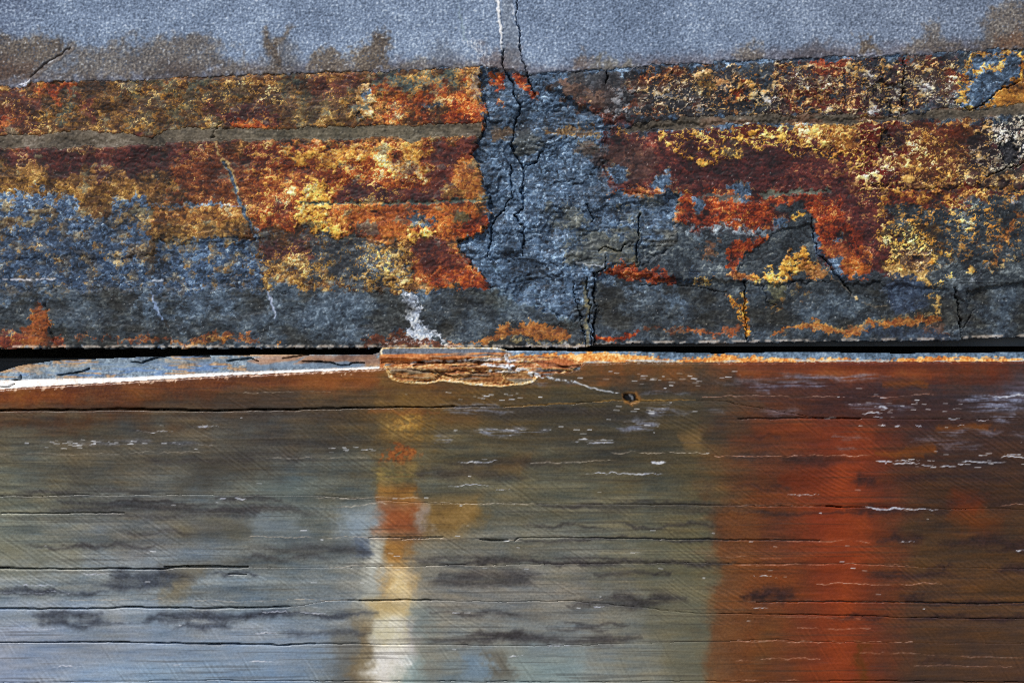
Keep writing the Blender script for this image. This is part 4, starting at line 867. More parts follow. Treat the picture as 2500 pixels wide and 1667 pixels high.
# lilac bloom, and small white glints painted as pale streaks: (x0, x1, y, half height, strength, kind)
LIL = ['5c5a6c', '8890ac', 'b4c0e0']
for x0, x1, y, r, a in ((1850, 2180, 921, 7, .6), (1860, 2030, 938, 7, .6), (1835, 1880, 948, 8, .6), (2060, 2240, 990, 9, .45), (2340, 2540, 978, 9, .8), (2400, 2540, 965, 6, .8), (2350, 2500, 995, 9, .7), (2410, 2500, 1022, 9, .6),
                        (2300, 2450, 1055, 7, .45), (2220, 2350, 1075, 9, .35), (2020, 2120, 1069, 5, .4), (1150, 1340, 1050, 8, .6), (1140, 1300, 1060, 4, .5), (1520, 1610, 1035, 12, .65), (1500, 1590, 1048, 5, .6),
                        (1575, 1635, 1002, 12, .55), (1600, 1780, 1005, 6, .3), (1060, 1230, 990, 5, .6), (1080, 1250, 1002, 6, .5), (1050, 1110, 1072, 8, .4), (1540, 1700, 960, 5, .35), (1850, 1960, 1005, 9, .35), (2300, 2400, 1088, 10, .3),
                        (2040, 2090, 1094, 6, .3), (2460, 2540, 1060, 6, .4), (1290, 1330, 935, 6, .4), (1300, 1420, 932, 5, .4), (100, 520, 1080, 6, .28), (1740, 1900, 932, 8, .3)):
    xsn = np.linspace(x0, x1, 6)
    L.line([(float(x), y + 4 * math.sin(i * 1.9 + x0)) for i, x in enumerate(xsn)], [0, r * 1.5, 2 * r, 1.6 * r, 1.8 * r, 0], LIL, a=a, soft=r * .8 + 1, warp=(5, 3), mot=('hof', -.3, .8))
for x0, x1, y, r in ((2140, 2180, 1127, 7), (2180, 2240, 1131, 4), (2240, 2280, 1137, 3), (2190, 2235, 1124, 2.5), (2290, 2330, 1138, 3), (2340, 2460, 1128, 3.5), (2440, 2510, 1117, 3.5), (2450, 2510, 1112, 2.5), (2335, 2360, 1134, 2.5),
                     (2110, 2230, 1240, 5.5), (2200, 2290, 1243, 2.5), (1588, 1628, 1127, 9), (1440, 1545, 1155, 3), (1500, 1625, 1156, 3.5), (1370, 1510, 1076, 5), (1440, 1500, 1080, 4), (1100, 1200, 1184, 2.5), (1120, 1180, 1128, 3),
                     (1140, 1210, 1127, 2.5), (530, 556, 1218, 3.5), (582, 608, 1217, 3.5), (470, 530, 1041, 3), (495, 520, 1038, 4), (330, 420, 1052, 2), (2410, 2540, 967, 5), (2130, 2160, 993, 6), (2110, 2150, 1010, 4), (2130, 2160, 1021, 2.5),
                     (2155, 2165, 1040, 3), (2180, 2192, 1040, 3), (2230, 2250, 1040, 3), (2345, 2365, 1039, 3), (2390, 2410, 1026, 2.5), (2310, 2340, 1023, 3), (1210, 1240, 1195, 2), (110, 145, 1535, 3), (120, 200, 1627, 3.5),
                     (420, 460, 1622, 3), (570, 700, 1617, 4.5), (620, 680, 1545, 3), (640, 700, 1494, 2.5), (740, 800, 1497, 2.5), (1245, 1280, 1600, 3), (1100, 1130, 1497, 2.5), (1340, 1390, 1575, 2.5), (40, 140, 1427, 4),
                     (0, 240, 1446, 3), (200, 260, 1400, 2.5), (2490, 2540, 1080, 3), (1450, 1480, 1480, 2), (2200, 2220, 1322, 2.5), (2480, 2496, 1341, 4), (1840, 1880, 1481, 4), (1840, 1900, 1408, 3), (1920, 1990, 1207, 2.5)):
    xsn = np.linspace(x0, x1, 5)
    L.line([(float(x), y + 1.4 * math.sin(i * 2.1 + x0)) for i, x in enumerate(xsn)], [.3, r * .8, r, r * .6, .2], ['a8acc0', 'd8dcea', 'ffffff'], a=.9, soft=1.3, warp=(6, 3), mot=('hst', -.9, .9), h=.6)
rng = np.random.default_rng(4)
for cx, cy, sx, sy, n in ((1620, 925, 110, 14, 34), (1180, 965, 90, 10, 16), (1560, 1000, 70, 30, 14), (2180, 1000, 150, 30, 34), (250, 1082, 160, 6, 40), (850, 1095, 60, 5, 12), (2330, 1120, 150, 20, 16), (1280, 1050, 120, 14, 16), (1500, 1390, 700, 200, 40), (700, 1300, 600, 200, 30)):
    for k in range(n):
        x = cx + sx * float(rng.normal()) * .7; y = cy + sy * float(rng.normal()) * .7; q = float(rng.uniform(1.2, 7))
        L.line([(x - q, y), (x + q, y + .5)], float(rng.uniform(1.2, 2.8)), ['d8dce8', 'ffffff'], a=float(rng.uniform(.35, .9)), soft=1.0, warp=(0, .5))  # scattered white glints, painted as short flecks
# pale hairlines along the bedding
for p, a in (([(770, 1214), (900, 1215), (1055, 1216)], .8), ([(780, 1238), (920, 1231), (1060, 1229), (1300, 1229)], .7), ([(650, 1118), (800, 1116), (900, 1117)], .5), ([(1300, 1130), (1400, 1128), (1450, 1123), (1510, 1120)], .6),
             ([(1470, 1101), (1520, 1104), (1600, 1103), (1730, 1107)], .7), ([(1750, 1114), (1900, 1115), (2000, 1110), (2130, 1113)], .85), ([(1720, 969), (1850, 966), (2000, 968), (2100, 970), (2280, 963)], .6), ([(600, 1310), (850, 1311), (1060, 1311), (1100, 1315)], .7),
             ([(700, 1464), (820, 1465), (900, 1464)], .75), ([(1070, 1315), (1200, 1318), (1300, 1320)], .6), ([(810, 1384), (900, 1382), (960, 1381)], .6), ([(1040, 1382), (1200, 1380)], .5), ([(1320, 1468), (1480, 1463)], .4),
             ([(1800, 1379), (1950, 1378), (2100, 1375), (2250, 1383)], .55), ([(2000, 1423), (2150, 1426), (2300, 1424)], .75), ([(1830, 1466), (2000, 1466), (2200, 1470)], .6), ([(1820, 1506), (2000, 1506), (2100, 1511)], .5), ([(1800, 1564), (1950, 1566), (2100, 1566), (2230, 1568)], .75),
             ([(1780, 1233), (2000, 1234)], .5), ([(2400, 1241), (2460, 1232), (2560, 1229)], .6), ([(1950, 1533), (2120, 1534)], .6), ([(1800, 1611), (1900, 1607), (2000, 1606)], .6), ([(2100, 1593), (2300, 1598), (2500, 1604)], .45), ([(2230, 1623), (2500, 1628)], .45), ([(1880, 1318), (2000, 1321), (2120, 1321)], .5),
             ([(0, 1108), (200, 1107), (500, 1104)], .35), ([(160, 1466), (300, 1463), (700, 1467)], .5), ([(1780, 1660), (1950, 1662)], .6), ([(1740, 1356), (1900, 1362)], .35), ([(600, 960), (700, 957), (800, 955)], .4)):
    L.line(p, 1.9, ['9a8878', 'd8c8b4', 'fff4e4'] if p[0][0] < 1700 else ['a86a4c', 'd8a088', 'f8e0d8'], a=a, soft=1.2, warp=(6, 1.5), mot=('hof', -.5, .9))
# vein with a small pit
L.line([(1400, 930), (1440, 945), (1500, 958), (1545, 966)], [3, 4, 3, 4], WHITE, a=.85, warp=(3, 2), mot=('fin', -.8, .5))
S([(1515, 960), (1550, 955), (1572, 975), (1545, 992), (1520, 982)], ['5a3414', 'a0682c', 'c08c48'], a=.8, warp=(3, 2), soft=5)
S([(1522, 962), (1545, 962), (1560, 978), (1540, 984), (1524, 976)], BLACK, warp=(2, 2), soft=3, h=-16)
S([(1534, 961), (1541, 962), (1549, 976), (1543, 976)], WHITE, warp=(1, 1), soft=2)
L.line([(1230, 993), (1400, 985), (1500, 977), (1560, 978), (1700, 976)], 3.2, ['7a5424', 'b88840', 'd8b068'], a=.7, warp=(3, 2), mot=('hor', -.8, .6))

# ---- ledge (the broken bedding surface on top of the lower block)
back = curve([(-900, 925), (-100, 912), (0, 908), (46, 893), (128, 881), (306, 873), (520, 867), (700, 866), (906, 866), (926, 860), (930, 849), (1000, 847), (1220, 849), (1240, 856), (1430, 857), (1537, 858),
              (1750, 863), (1950, 859), (2198, 863), (2500, 860), (3200, 858)])
BK = back(X)
LED = sm(AR + 1, AR - 1, Y)
L.put(W, LED, ['3a4450', '5a6876', '8496a4', 'a8b8c4'], mix=(0, .3, .4, .4, .2))
L.put(W, LED * sm(.1, .9, B['hor'] + .3 * B['fin']) * .85, ['7c5c40', 'a8835c', 'c8a47c'])
L.put(W, LED * sm(.7, 1.2, B['hob'] * .6 + B['hof'] * .7) * .8 * sm(1300, 900, X), ['4a6a98', '6c8cb8'])
S([(640, 868), (926, 866), (930, 890), (640, 892), (600, 880)], ['6a4a3a', '9a7660', 'b8947c'], a=.85, warp=(4, 3), soft=4)
S([(60, 900), (330, 878), (600, 872), (600, 880), (300, 900), (100, 918)], ['3c4852', '5c6c78', '8494a0', 'a0a090'], a=.6, warp=(4, 3), soft=6)
for p in ([(780, 884), (850, 882), (890, 889), (880, 896), (740, 898), (720, 890)], [(600, 884), (640, 890), (720, 880), (752, 868), (740, 876), (715, 890), (740, 895), (600, 905)]):
    S(p, ['4a5a6c', '6c8094', '94a8b8'], a=.9, warp=(3, 2), soft=3, h=-3)
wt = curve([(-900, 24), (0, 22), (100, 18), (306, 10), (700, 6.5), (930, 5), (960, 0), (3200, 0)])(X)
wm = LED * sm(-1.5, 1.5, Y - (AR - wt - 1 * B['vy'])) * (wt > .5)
L.put(W, wm, ['d8ccc0', 'f4ece4', 'ffffff'], off=.25)  # near-white band along the front edge of the ledge
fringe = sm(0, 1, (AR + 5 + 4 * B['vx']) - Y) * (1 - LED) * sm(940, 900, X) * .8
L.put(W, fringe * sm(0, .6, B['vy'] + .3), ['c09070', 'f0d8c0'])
# orange and blue strip on the right, packed lamina in the middle
rt = LED * sm(1225, 1260, X)
L.put(W, rt, ['33414c', '506478', '7088a0', 'a0b4c4'], mix=(0, .2, .4, .5, .3))
om = sm(-.4, .5, (Y - (BK + curve([(1200, 10), (1400, 6), (1430, 2), (1530, 4), (1600, 12), (1660, 17), (1700, 10), (1760, 3), (1850, 10), (1950, 17), (2200, 15), (2260, 8), (2340, 9), (2500, 15), (3200, 14)])(X)) + 3 * B['vy'] + 2 * B['hof']) / 4)
L.put(W, rt * om * .95, ['a04c1c', 'd0782c', 'f0b058', 'ffe0a0'], mix=(0, .2, .4, .5, .3), off=.05)
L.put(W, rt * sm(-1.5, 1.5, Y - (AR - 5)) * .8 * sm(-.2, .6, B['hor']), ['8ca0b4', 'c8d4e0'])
pk = LED * sm(924, 930, X) * sm(1260, 1225, X)
L.put(W, pk, ['3a4048', '5c6470', '7c8490'], mix=(0, .2, .4, .5, .3))
L.put(W, pk * sm(-3, 4, Y - 866 - 5 * B['hor']), ['8a4a24', 'b86c34', 'd8985c'], off=.02)
L.line([(931, 866), (933, 850), (960, 848), (1080, 848), (1220, 850), (1238, 857)], 4, CREAM, a=.9, warp=(1, 1))
L.line([(1240, 858), (1300, 857), (1400, 857)], 3, ['8ca4c0', 'd0e0f0'], a=.8, warp=(1, 1))
# chipped front edge, lens of broken flakes
chip = [(940, 896), (950, 915), (962, 925), (1000, 933), (1035, 934), (1080, 928), (1150, 938), (1220, 942), (1275, 938), (1302, 928), (1308, 920), (1420, 903), (1425, 884), (1380, 874), (1240, 868), (1100, 878), (1000, 884), (940, 890)]
wch, mch = L.poly(chip, None, warp=(2.5, 1.5), soft=1.5, dry=True)
CH = np.zeros_like(X); CH[wch] = mch
L.put(W, CH, ['4a2410', '8a4c22', 'b87440', 'd8a878'], mix=(0, .2, .6, .5, .2))
L.put(W, CH * sm(.2, .9, B['hor']), ['40464c', '6a7078', '8c9098'])
L.put(W, CH * sm(.16, .05, np.abs(B['hob'] + .5 * B['hor'])) * .8, CREAM, off=-.1)
fl = [[(945, 897), (1010, 893), (1080, 900), (1060, 925), (1000, 930), (960, 922)], [(1010, 896), (1100, 888), (1160, 905), (1140, 920), (1070, 915)], [(1080, 918), (1180, 905), (1245, 908), (1230, 935), (1150, 936)],
      [(1100, 888), (1230, 878), (1290, 884), (1240, 902), (1160, 902)], [(1230, 905), (1300, 910), (1302, 925), (1270, 936), (1238, 932)], [(1290, 880), (1380, 876), (1420, 888), (1400, 902), (1330, 900)], [(1180, 872), (1260, 870), (1290, 880), (1200, 884)]]
FLK = np.zeros(X.shape, np.int32)
for k, p in enumerate(fl):
    w, m = L.poly(p, None, warp=(3, 2), soft=2, dry=True)
    FLK[w] = np.where(m > .5, k + 1, FLK[w])
    L.put(w, m * .5, [['6a3c1c', 'b07838', 'c89c58'], ['5a3018', '9a5c2c', 'b88048'], ['7a4c24', 'b88044'], ['8c4820', 'c88048', 'e0b080'], ['6a4c2c', '9c7c48'], ['9a4820', 'c87440'], ['9a684c', 'd8ac90']][k])
    L.line(p + p[:1], 3.0, CREAM, a=.95, warp=(3, 2), mot=('vx', -.6, .6), off=-.12, h=2)
    L.h[w] += m * F(5 - 2.2 * k % 5)
L.line(chip[:11], 4.5, CREAM, a=.95, warp=(2.5, 1.5), off=.05, h=2)
for p in ([(1010, 892), (1080, 886), (1200, 884)], [(1000, 900), (1060, 912), (1120, 905), (1200, 912)], [(1100, 895), (1180, 890), (1240, 894)], [(1060, 905), (1075, 915), (1100, 916)], [(1250, 884), (1330, 886), (1400, 900)], [(1150, 910), (1230, 905)],
          [(935, 887), (1000, 884), (1080, 880), (1180, 882)], [(1190, 868), (1235, 869)], [(1340, 893), (1375, 896), (1410, 892)]):
    L.line(p, 3.0, ['2c140c', '40200f'], a=.6, warp=(4, 2), h=-8)
for p in ([(1236, 856), (1243, 872), (1245, 895), (1250, 900)], [(1170, 880), (1230, 878), (1260, 880)], [(1180, 890), (1240, 895), (1300, 912), (1350, 924), (1410, 934)], [(1000, 884), (1100, 880), (1180, 878)], [(1200, 905), (1260, 910)]):
    L.line(p, [5, 12, 10, 4][:len(p)] if len(p) > 3 else 5, WHITE, a=.85, warp=(4, 3), mot=('fin', -.6, .6), off=-.05, h=1.5)

# ---- relief and depth of the lower block
L.h += .1 * B['sml'] + .07 * B['fin'] + .25 * B['hob'] + .1 * B['hof'] + .12 * B['hor']
L.h += LED * (1.2 * B['hof'] + .8 * B['fin'] + 1.0 * B['hor'])
L.h -= CH * 4
L.h += CH * (1.4 * B['hor'] + .6 * B['fin'])
bed = {
    'a': curve([(-900, 1004), (0, 1001), (150, 1001), (300, 998), (420, 1000), (520, 1002), (600, 1001), (720, 999), (850, 996), (940, 995), (1080, 993), (1230, 992), (1400, 985), (1510, 977), (1570, 979), (1750, 978), (2000, 1020), (2500, 1024), (3200, 1024)]),
    'b': curve([(-900, 1214), (0, 1211), (200, 1208), (500, 1206), (780, 1210), (1060, 1228), (1300, 1229), (1500, 1230), (1700, 1232), (2000, 1235), (2200, 1240), (2500, 1243), (3200, 1244)]),
    'c': curve([(-900, 1390), (0, 1387), (400, 1388), (440, 1383), (600, 1384), (800, 1385), (1000, 1381), (1200, 1378), (1500, 1375), (1700, 1371), (1800, 1376), (2100, 1376), (2300, 1384), (2500, 1388), (3200, 1390)]),
    'd': curve([(-900, 1486), (0, 1485), (150, 1486), (260, 1484), (300, 1482), (400, 1482), (500, 1484), (620, 1482), (720, 1480), (800, 1466), (900, 1465), (1060, 1464), (1200, 1467), (1400, 1466), (1700, 1496), (2000, 1500), (2300, 1508), (2500, 1509), (3200, 1510)]),
    'e': curve([(-900, 1568), (0, 1567), (300, 1567), (500, 1571), (680, 1574), (760, 1570), (900, 1572), (1060, 1572), (1250, 1575), (1500, 1572), (1700, 1565), (1900, 1560), (2000, 1566), (2500, 1570), (3200, 1570)]),
    'f': curve([(-900, 1668), (0, 1666), (300, 1661), (500, 1659), (700, 1660), (1000, 1661), (1250, 1663), (1700, 1661), (1900, 1663), (2100, 1660), (2500, 1664), (3200, 1664)]),
}
ops = {   # opening of each bedding crack along its length, in pixels
    'a': [(-900, 5), (0, 5), (450, 5), (520, 4), (700, 3), (940, 2.8), (1100, 2.5), (1230, 1.6), (1500, 1.0), (1900, 1.2), (2200, 1.4), (3200, 1)],
    'b': [(-900, 1.6), (0, 1.6), (300, 1.0), (800, .6), (1300, 1.0), (1700, 1.8), (2050, 2.5), (2120, 1.6), (2300, 1.0), (3200, 1)],
    'c': [(-900, 3.4), (0, 3.4), (400, 3), (590, 2.5), (610, .3), (900, 1.2), (1000, 1.6), (1400, 1.0), (1800, 1.4), (2200, 1.0), (3200, 1)],
    'd': [(-900, 3.6), (0, 3.6), (300, 4), (700, 3.2), (725, .4), (880, 2.5), (1050, 2.5), (1100, 1.2), (1700, 1.4), (1900, 2.2), (2500, 1.8), (3200, 1.6)],
    'e': [(-900, 2.8), (0, 2.8), (700, 3.0), (800, 2.2), (1050, 1.8), (1400, .8), (1900, 1.2), (2100, .8), (3200, 1)],
    'f': [(-900, 1.6), (500, 1.8), (1000, 2.2), (1900, 1.2), (2050, 2.4), (2500, 2), (3200, 2)],
}
BED = {}
for k in bed:
    BED[k] = bed[k](X) + .5 * B['hor'] + .5 * B['hof'] + .5 * B['wx']
    o = curve(ops[k])(X) * .74
    L.h -= np.where(o > 1.8, 20, 5 * np.clip(o / 2, .1, 1)) * sm(1.2, -1.2, np.abs(Y - BED[k]) - o / 2)
L.line([(1170, 1316), (1200, 1319), (1240, 1318)], [1, 4, 2], None, h=-18, warp=(1, .5))
for p, wd in (([(1255, 1320), (1268, 1311), (1400, 1312), (1600, 1315), (1780, 1317), (2000, 1319)], 1.3), ([(980, 1315), (1080, 1311), (900, 1312)], 1.6), ([(0, 1253), (300, 1251)], 1.6), ([(600, 1403), (560, 1401)], 2.0), ([(400, 1384), (500, 1381), (605, 1383)], 2.6),
              ([(1850, 1468), (2050, 1468), (2240, 1470), (2400, 1473), (2540, 1468)], 2.0), ([(1800, 1022), (1950, 1020), (2100, 1022)], 2.0), ([(320, 883), (345, 885), (370, 876), (415, 868)], 4), ([(475, 868), (510, 871)], 4), ([(555, 882), (595, 876), (610, 874), (628, 882)], 4),
              ([(690, 876), (720, 870), (752, 866)], 3), ([(738, 883), (810, 884), (825, 892), (850, 892), (862, 886), (888, 886)], 4), ([(30, 929), (48, 926), (50, 918)], 4), ([(0, 945), (18, 945), (32, 938)], 3.5), ([(140, 915), (200, 907), (220, 901)], 3)):
    L.crack(p, wd, 22 if wd > 2.1 else 9, warp=(2, 1))
# depth in metres: the sawn face stands 30 mm proud of the upper block, the ledge slopes back under it
tl = np.clip((AR - Y) / np.maximum(AR - BK, 4), 0, 1.25)
FRONT = -0.030
depth_l = np.where(Y < AR, FRONT + .033 * tl, FRONT).astype(F)
inpk = sm(922, 930, X) * sm(1245, 1225, X) * sm(885, 870, Y)
depth_l = depth_l - inpk * .012
wtlip = sm(6, 0, np.abs(Y - AR)) * .0012
depth_l = depth_l + wtlip

# saw marks: arcs left by the blade; phase and strength per vertex
xr, yr = X - (-2600), Y - 5200.0
bend = 25 * sm(1480, 1620, Y)
PH1 = (np.sin(math.radians(33)) * X - np.cos(math.radians(33)) * Y + 7 * B['big'] + X * X * 6e-6) / 10.2
PH2 = (np.sin(math.radians(57)) * X - np.cos(math.radians(57)) * Y + 6 * B['big'] - X * X * 4e-6) / 11.5
low = sm(1500, 1585, Y + 14 * B['mid'])
line1 = np.clip(.55 + .5 * perlin(PH1 * .9, (np.cos(math.radians(33)) * X + np.sin(math.radians(33)) * Y) / 160, 71) / .3, 0, 1.3)
line2 = np.clip(.4 + .7 * perlin(PH2 * .9, (np.cos(math.radians(57)) * X + np.sin(math.radians(57)) * Y) / 220, 72) / .3, 0, 1.4)
SAW1 = line1 * (1 - LED) * (1 - CH) * (1 - low) * np.clip(.5 + .35 * B['mid'] + .3 * B['big'] + .3 * B['hob'], .05, 1.1) * sm(AR, AR + 30, Y)
SAW2 = line2 * (1 - LED) * low * np.clip(.42 + .4 * B['mid'], .03, 1)

# ================================================================== materials
def base_mat(name, rough, bump, saw=False, grain=.18):
    m = bpy.data.materials.new(name)
    m.use_nodes = True
    nt = m.node_tree
    N, LK = nt.nodes, nt.links
    bs = N['Principled BSDF']
    at = N.new('ShaderNodeAttribute'); at.attribute_name = 'stain'
    tc = N.new('ShaderNodeTexCoord')
    n1 = N.new('ShaderNodeTexNoise'); n1.inputs['Scale'].default_value = 620; n1.inputs['Detail'].default_value = 4; n1.inputs['Roughness'].default_value = .7
    LK.new(tc.outputs['Object'], n1.inputs['Vector'])
    mr = N.new('ShaderNodeMapRange')
    mr.inputs['From Min'].default_value = .28; mr.inputs['From Max'].default_value = .72
    mr.inputs['To Min'].default_value = 1 - grain; mr.inputs['To Max'].default_value = 1 + grain
    LK.new(n1.outputs['Fac'], mr.inputs['Value'])
    vm = N.new('ShaderNodeVectorMath'); vm.operation = 'SCALE'
    LK.new(at.outputs['Color'], vm.inputs[0]); LK.new(mr.outputs[0], vm.inputs['Scale'])
    colour = vm.outputs[0]
    height = n1.outputs['Fac']
    if saw:
        tot = None
        for a, b, q, g in (('saw_phase', 'saw', .16, 1.0), ('saw_phase_low', 'saw_low', .20, 1.0)):
            p = N.new('ShaderNodeAttribute'); p.attribute_name = a
            s = N.new('ShaderNodeAttribute'); s.attribute_name = b
            mu = N.new('ShaderNodeMath'); mu.operation = 'MULTIPLY'; mu.inputs[1].default_value = 2 * math.pi
            LK.new(p.outputs['Fac'], mu.inputs[0])
            sn = N.new('ShaderNodeMath'); sn.operation = 'SINE'
            LK.new(mu.outputs[0], sn.inputs[0])
            am = N.new('ShaderNodeMath'); am.operation = 'MULTIPLY'
            LK.new(sn.outputs[0], am.inputs[0]); LK.new(s.outputs['Fac'], am.inputs[1])
            if tot is None:
                tot = am.outputs[0]
            else:
                ad = N.new('ShaderNodeMath'); ad.operation = 'ADD'
                LK.new(tot, ad.inputs[0]); LK.new(am.outputs[0], ad.inputs[1]); tot = ad.outputs[0]
        sc = N.new('ShaderNodeMath'); sc.operation = 'MULTIPLY_ADD'; sc.inputs[1].default_value = .15; sc.inputs[2].default_value = 1.0   # stone dust left on the ridges
        LK.new(tot, sc.inputs[0])
        v2 = N.new('ShaderNodeVectorMath'); v2.operation = 'SCALE'
        LK.new(colour, v2.inputs[0]); LK.new(sc.outputs[0], v2.inputs['Scale'])
        colour = v2.outputs[0]
        hm = N.new('ShaderNodeMath'); hm.operation = 'MULTIPLY_ADD'; hm.inputs[1].default_value = .55
        LK.new(tot, hm.inputs[0]); LK.new(n1.outputs['Fac'], hm.inputs[2]); height = hm.outputs[0]
    LK.new(colour, bs.inputs['Base Color'])
    bp = N.new('ShaderNodeBump'); bp.inputs['Strength'].default_value = bump; bp.inputs['Distance'].default_value = .0006
    LK.new(height, bp.inputs['Height']); LK.new(bp.outputs['Normal'], bs.inputs['Normal'])
    rr = N.new('ShaderNodeMapRange'); rr.inputs['To Min'].default_value = rough - .12; rr.inputs['To Max'].default_value = rough + .12
    LK.new(n1.outputs['Fac'], rr.inputs['Value']); LK.new(rr.outputs[0], bs.inputs['Roughness'])
    bs.inputs['Specular IOR Level'].default_value = .35
    return m


M_CLEFT = base_mat('cleft_slate', .6, .28, grain=.22)
M_SAWN = base_mat('sawn_slate', .36, .3, saw=True, grain=.1)


def plain_mat(name, a, b, scale, rough=.85):
    m = bpy.data.materials.new(name); m.use_nodes = True
    N, LK = m.node_tree.nodes, m.node_tree.links
    bs = N['Principled BSDF']; bs.inputs['Roughness'].default_value = rough
    tc = N.new('ShaderNodeTexCoord'); n = N.new('ShaderNodeTexNoise')
    n.inputs['Scale'].default_value = scale; n.inputs['Detail'].default_value = 6
    LK.new(tc.outputs['Object'], n.inputs['Vector'])
    r = N.new('ShaderNodeValToRGB'); r.color_ramp.elements[0].position = .3; r.color_ramp.elements[1].position = .7
    r.color_ramp.elements[0].color = (*a, 1); r.color_ramp.elements[1].color = (*b, 1)
    LK.new(n.outputs['Fac'], r.inputs[0]); LK.new(r.outputs[0], bs.inputs['Base Color'])
    bp = N.new('ShaderNodeBump'); bp.inputs['Strength'].default_value = .6; bp.inputs['Distance'].default_value = .004
    LK.new(n.outputs['Fac'], bp.inputs['Height']); LK.new(bp.outputs['Normal'], bs.inputs['Normal'])
    return m


M_BODY = plain_mat('slate_body', (.03, .033, .038), (.09, .095, .1), 18)
M_GROUND = plain_mat('gravel', (.12, .11, .09), (.3, .28, .24), 60)

# ================================================================== meshes
def root(name, label, cat, loc):
    o = bpy.data.objects.new(name, None)
    COL.objects.link(o)
    o.location = loc
    o['label'] = label; o['category'] = cat
    return o


def face_part(name, face, depth, cells, mat, parent, gain, label=None, attrs=None, skirt=.012):
    """cells: boolean mask of grid cells that belong to this piece; the rim is turned back into the stone"""
    ny, nx = face.X.shape
    j, i = np.nonzero(cells)
    if len(j) == 0:
        return None
    a = j * nx + i
    quads = np.stack([a + nx, a + nx + 1, a + 1, a], 1)
    used = np.unique(quads)
    remap = np.full(ny * nx, -1, np.int32); remap[used] = np.arange(len(used), dtype=np.int32)
    q = remap[quads]
    px = face.X.ravel()[used]; py = face.Y.ravel()[used]
    d = depth.ravel()[used] if hasattr(depth, 'ravel') else np.full(len(used), depth, F)
    k = (D + d) / D * MM
    co = np.stack([(px - CX) * k, d - face.h.ravel()[used] * MM, ZC - (py - CY) * k], 1).astype(F)
    col = s2l(np.clip(face.col.reshape(-1, 3)[used], 0, 1)) * gain
    # rim
    c = np.pad(cells, 1)
    rims = []
    for (dj, di, e0, e1) in ((-1, 0, (0, 0), (0, 1)), (1, 0, (1, 1), (1, 0)), (0, -1, (1, 0), (0, 0)), (0, 1, (0, 1), (1, 1))):
        out = cells & ~c[1 + dj:1 + dj + cells.shape[0], 1 + di:1 + di + cells.shape[1]]
        jj, ii = np.nonzero(out)
        rims.append(np.stack([(jj + e0[0]) * nx + ii + e0[1], (jj + e1[0]) * nx + ii + e1[1]], 1))
    rim = np.concatenate(rims)
    rv = np.unique(rim)
    rmap = np.full(ny * nx, -1, np.int32); rmap[rv] = np.arange(len(rv), dtype=np.int32) + len(used)
    back_co = co[remap[rv]].copy(); back_co[:, 1] += skirt
    sk = np.stack([remap[rim[:, 0]], remap[rim[:, 1]], rmap[rim[:, 1]], rmap[rim[:, 0]]], 1)
    co = np.concatenate([co, back_co]); col = np.concatenate([col, col[remap[rv]]])
    allq = np.concatenate([q, sk]).astype(np.int32)
    p = parent.location
    co -= np.array([p.x, p.y, p.z], F)
    me = bpy.data.meshes.new(name)
    me.vertices.add(len(co)); me.vertices.foreach_set('co', co.ravel())
    me.loops.add(allq.size); me.loops.foreach_set('vertex_index', allq.ravel())
    me.polygons.add(len(allq)); me.polygons.foreach_set('loop_start', np.arange(0, allq.size, 4, dtype=np.int32))
    me.polygons.foreach_set('use_smooth', np.ones(len(allq), bool))
    at = me.attributes.new('stain', 'FLOAT_COLOR', 'POINT')
    at.data.foreach_set('color', np.concatenate([col, np.ones((len(col), 1), F)], 1).astype(F).ravel())
    for nm, arr in (attrs or {}).items():
        v = arr.ravel()[used]; v = np.concatenate([v, v[remap[rv]]]).astype(F)
        t = me.attributes.new(nm, 'FLOAT', 'POINT'); t.data.foreach_set('value', v)
    me.update()
    me.materials.append(mat)
    o = bpy.data.objects.new(name, me)
    COL.objects.link(o)
    o.parent = parent
    if label:
        o['label'] = label
    return o


def box_part(name, lo, hi, mat, parent, seed=1):
    """a rough block: subdivided box with uneven faces"""
    import bmesh
    bm = bmesh.new()
    bmesh.ops.create_cube(bm, size=1)
    bmesh.ops.subdivide_edges(bm, edges=bm.edges[:], cuts=9, use_grid_fill=True)
    r = np.random.default_rng(seed)
    p = parent.location
    for v in bm.verts:
        for k in range(3):
            v.co[k] = lo[k] + (v.co[k] + .5) * (hi[k] - lo[k]) + float(r.normal()) * .0006 - p[k]
    me = bpy.data.meshes.new(name); bm.to_mesh(me); bm.free()
    me.materials.append(mat)
    o = bpy.data.objects.new(name, me); COL.objects.link(o); o.parent = parent
    return o


def cell(a):
    return a[:-1, :-1]


GAIN = 1.0
zj = ZC - (848 - CY) * MM
upper = root('slate_block', 'upper slate block with a split face of orange rust and blue slate', 'stone block', (0, 0.1, zj))
lower = root('slate_block', 'lower slate block with a smooth sawn face, diagonal saw marks and red streaks', 'stone block', (0, 0.1, 0))
upper['group'] = lower['group'] = 'stacked slate blocks'

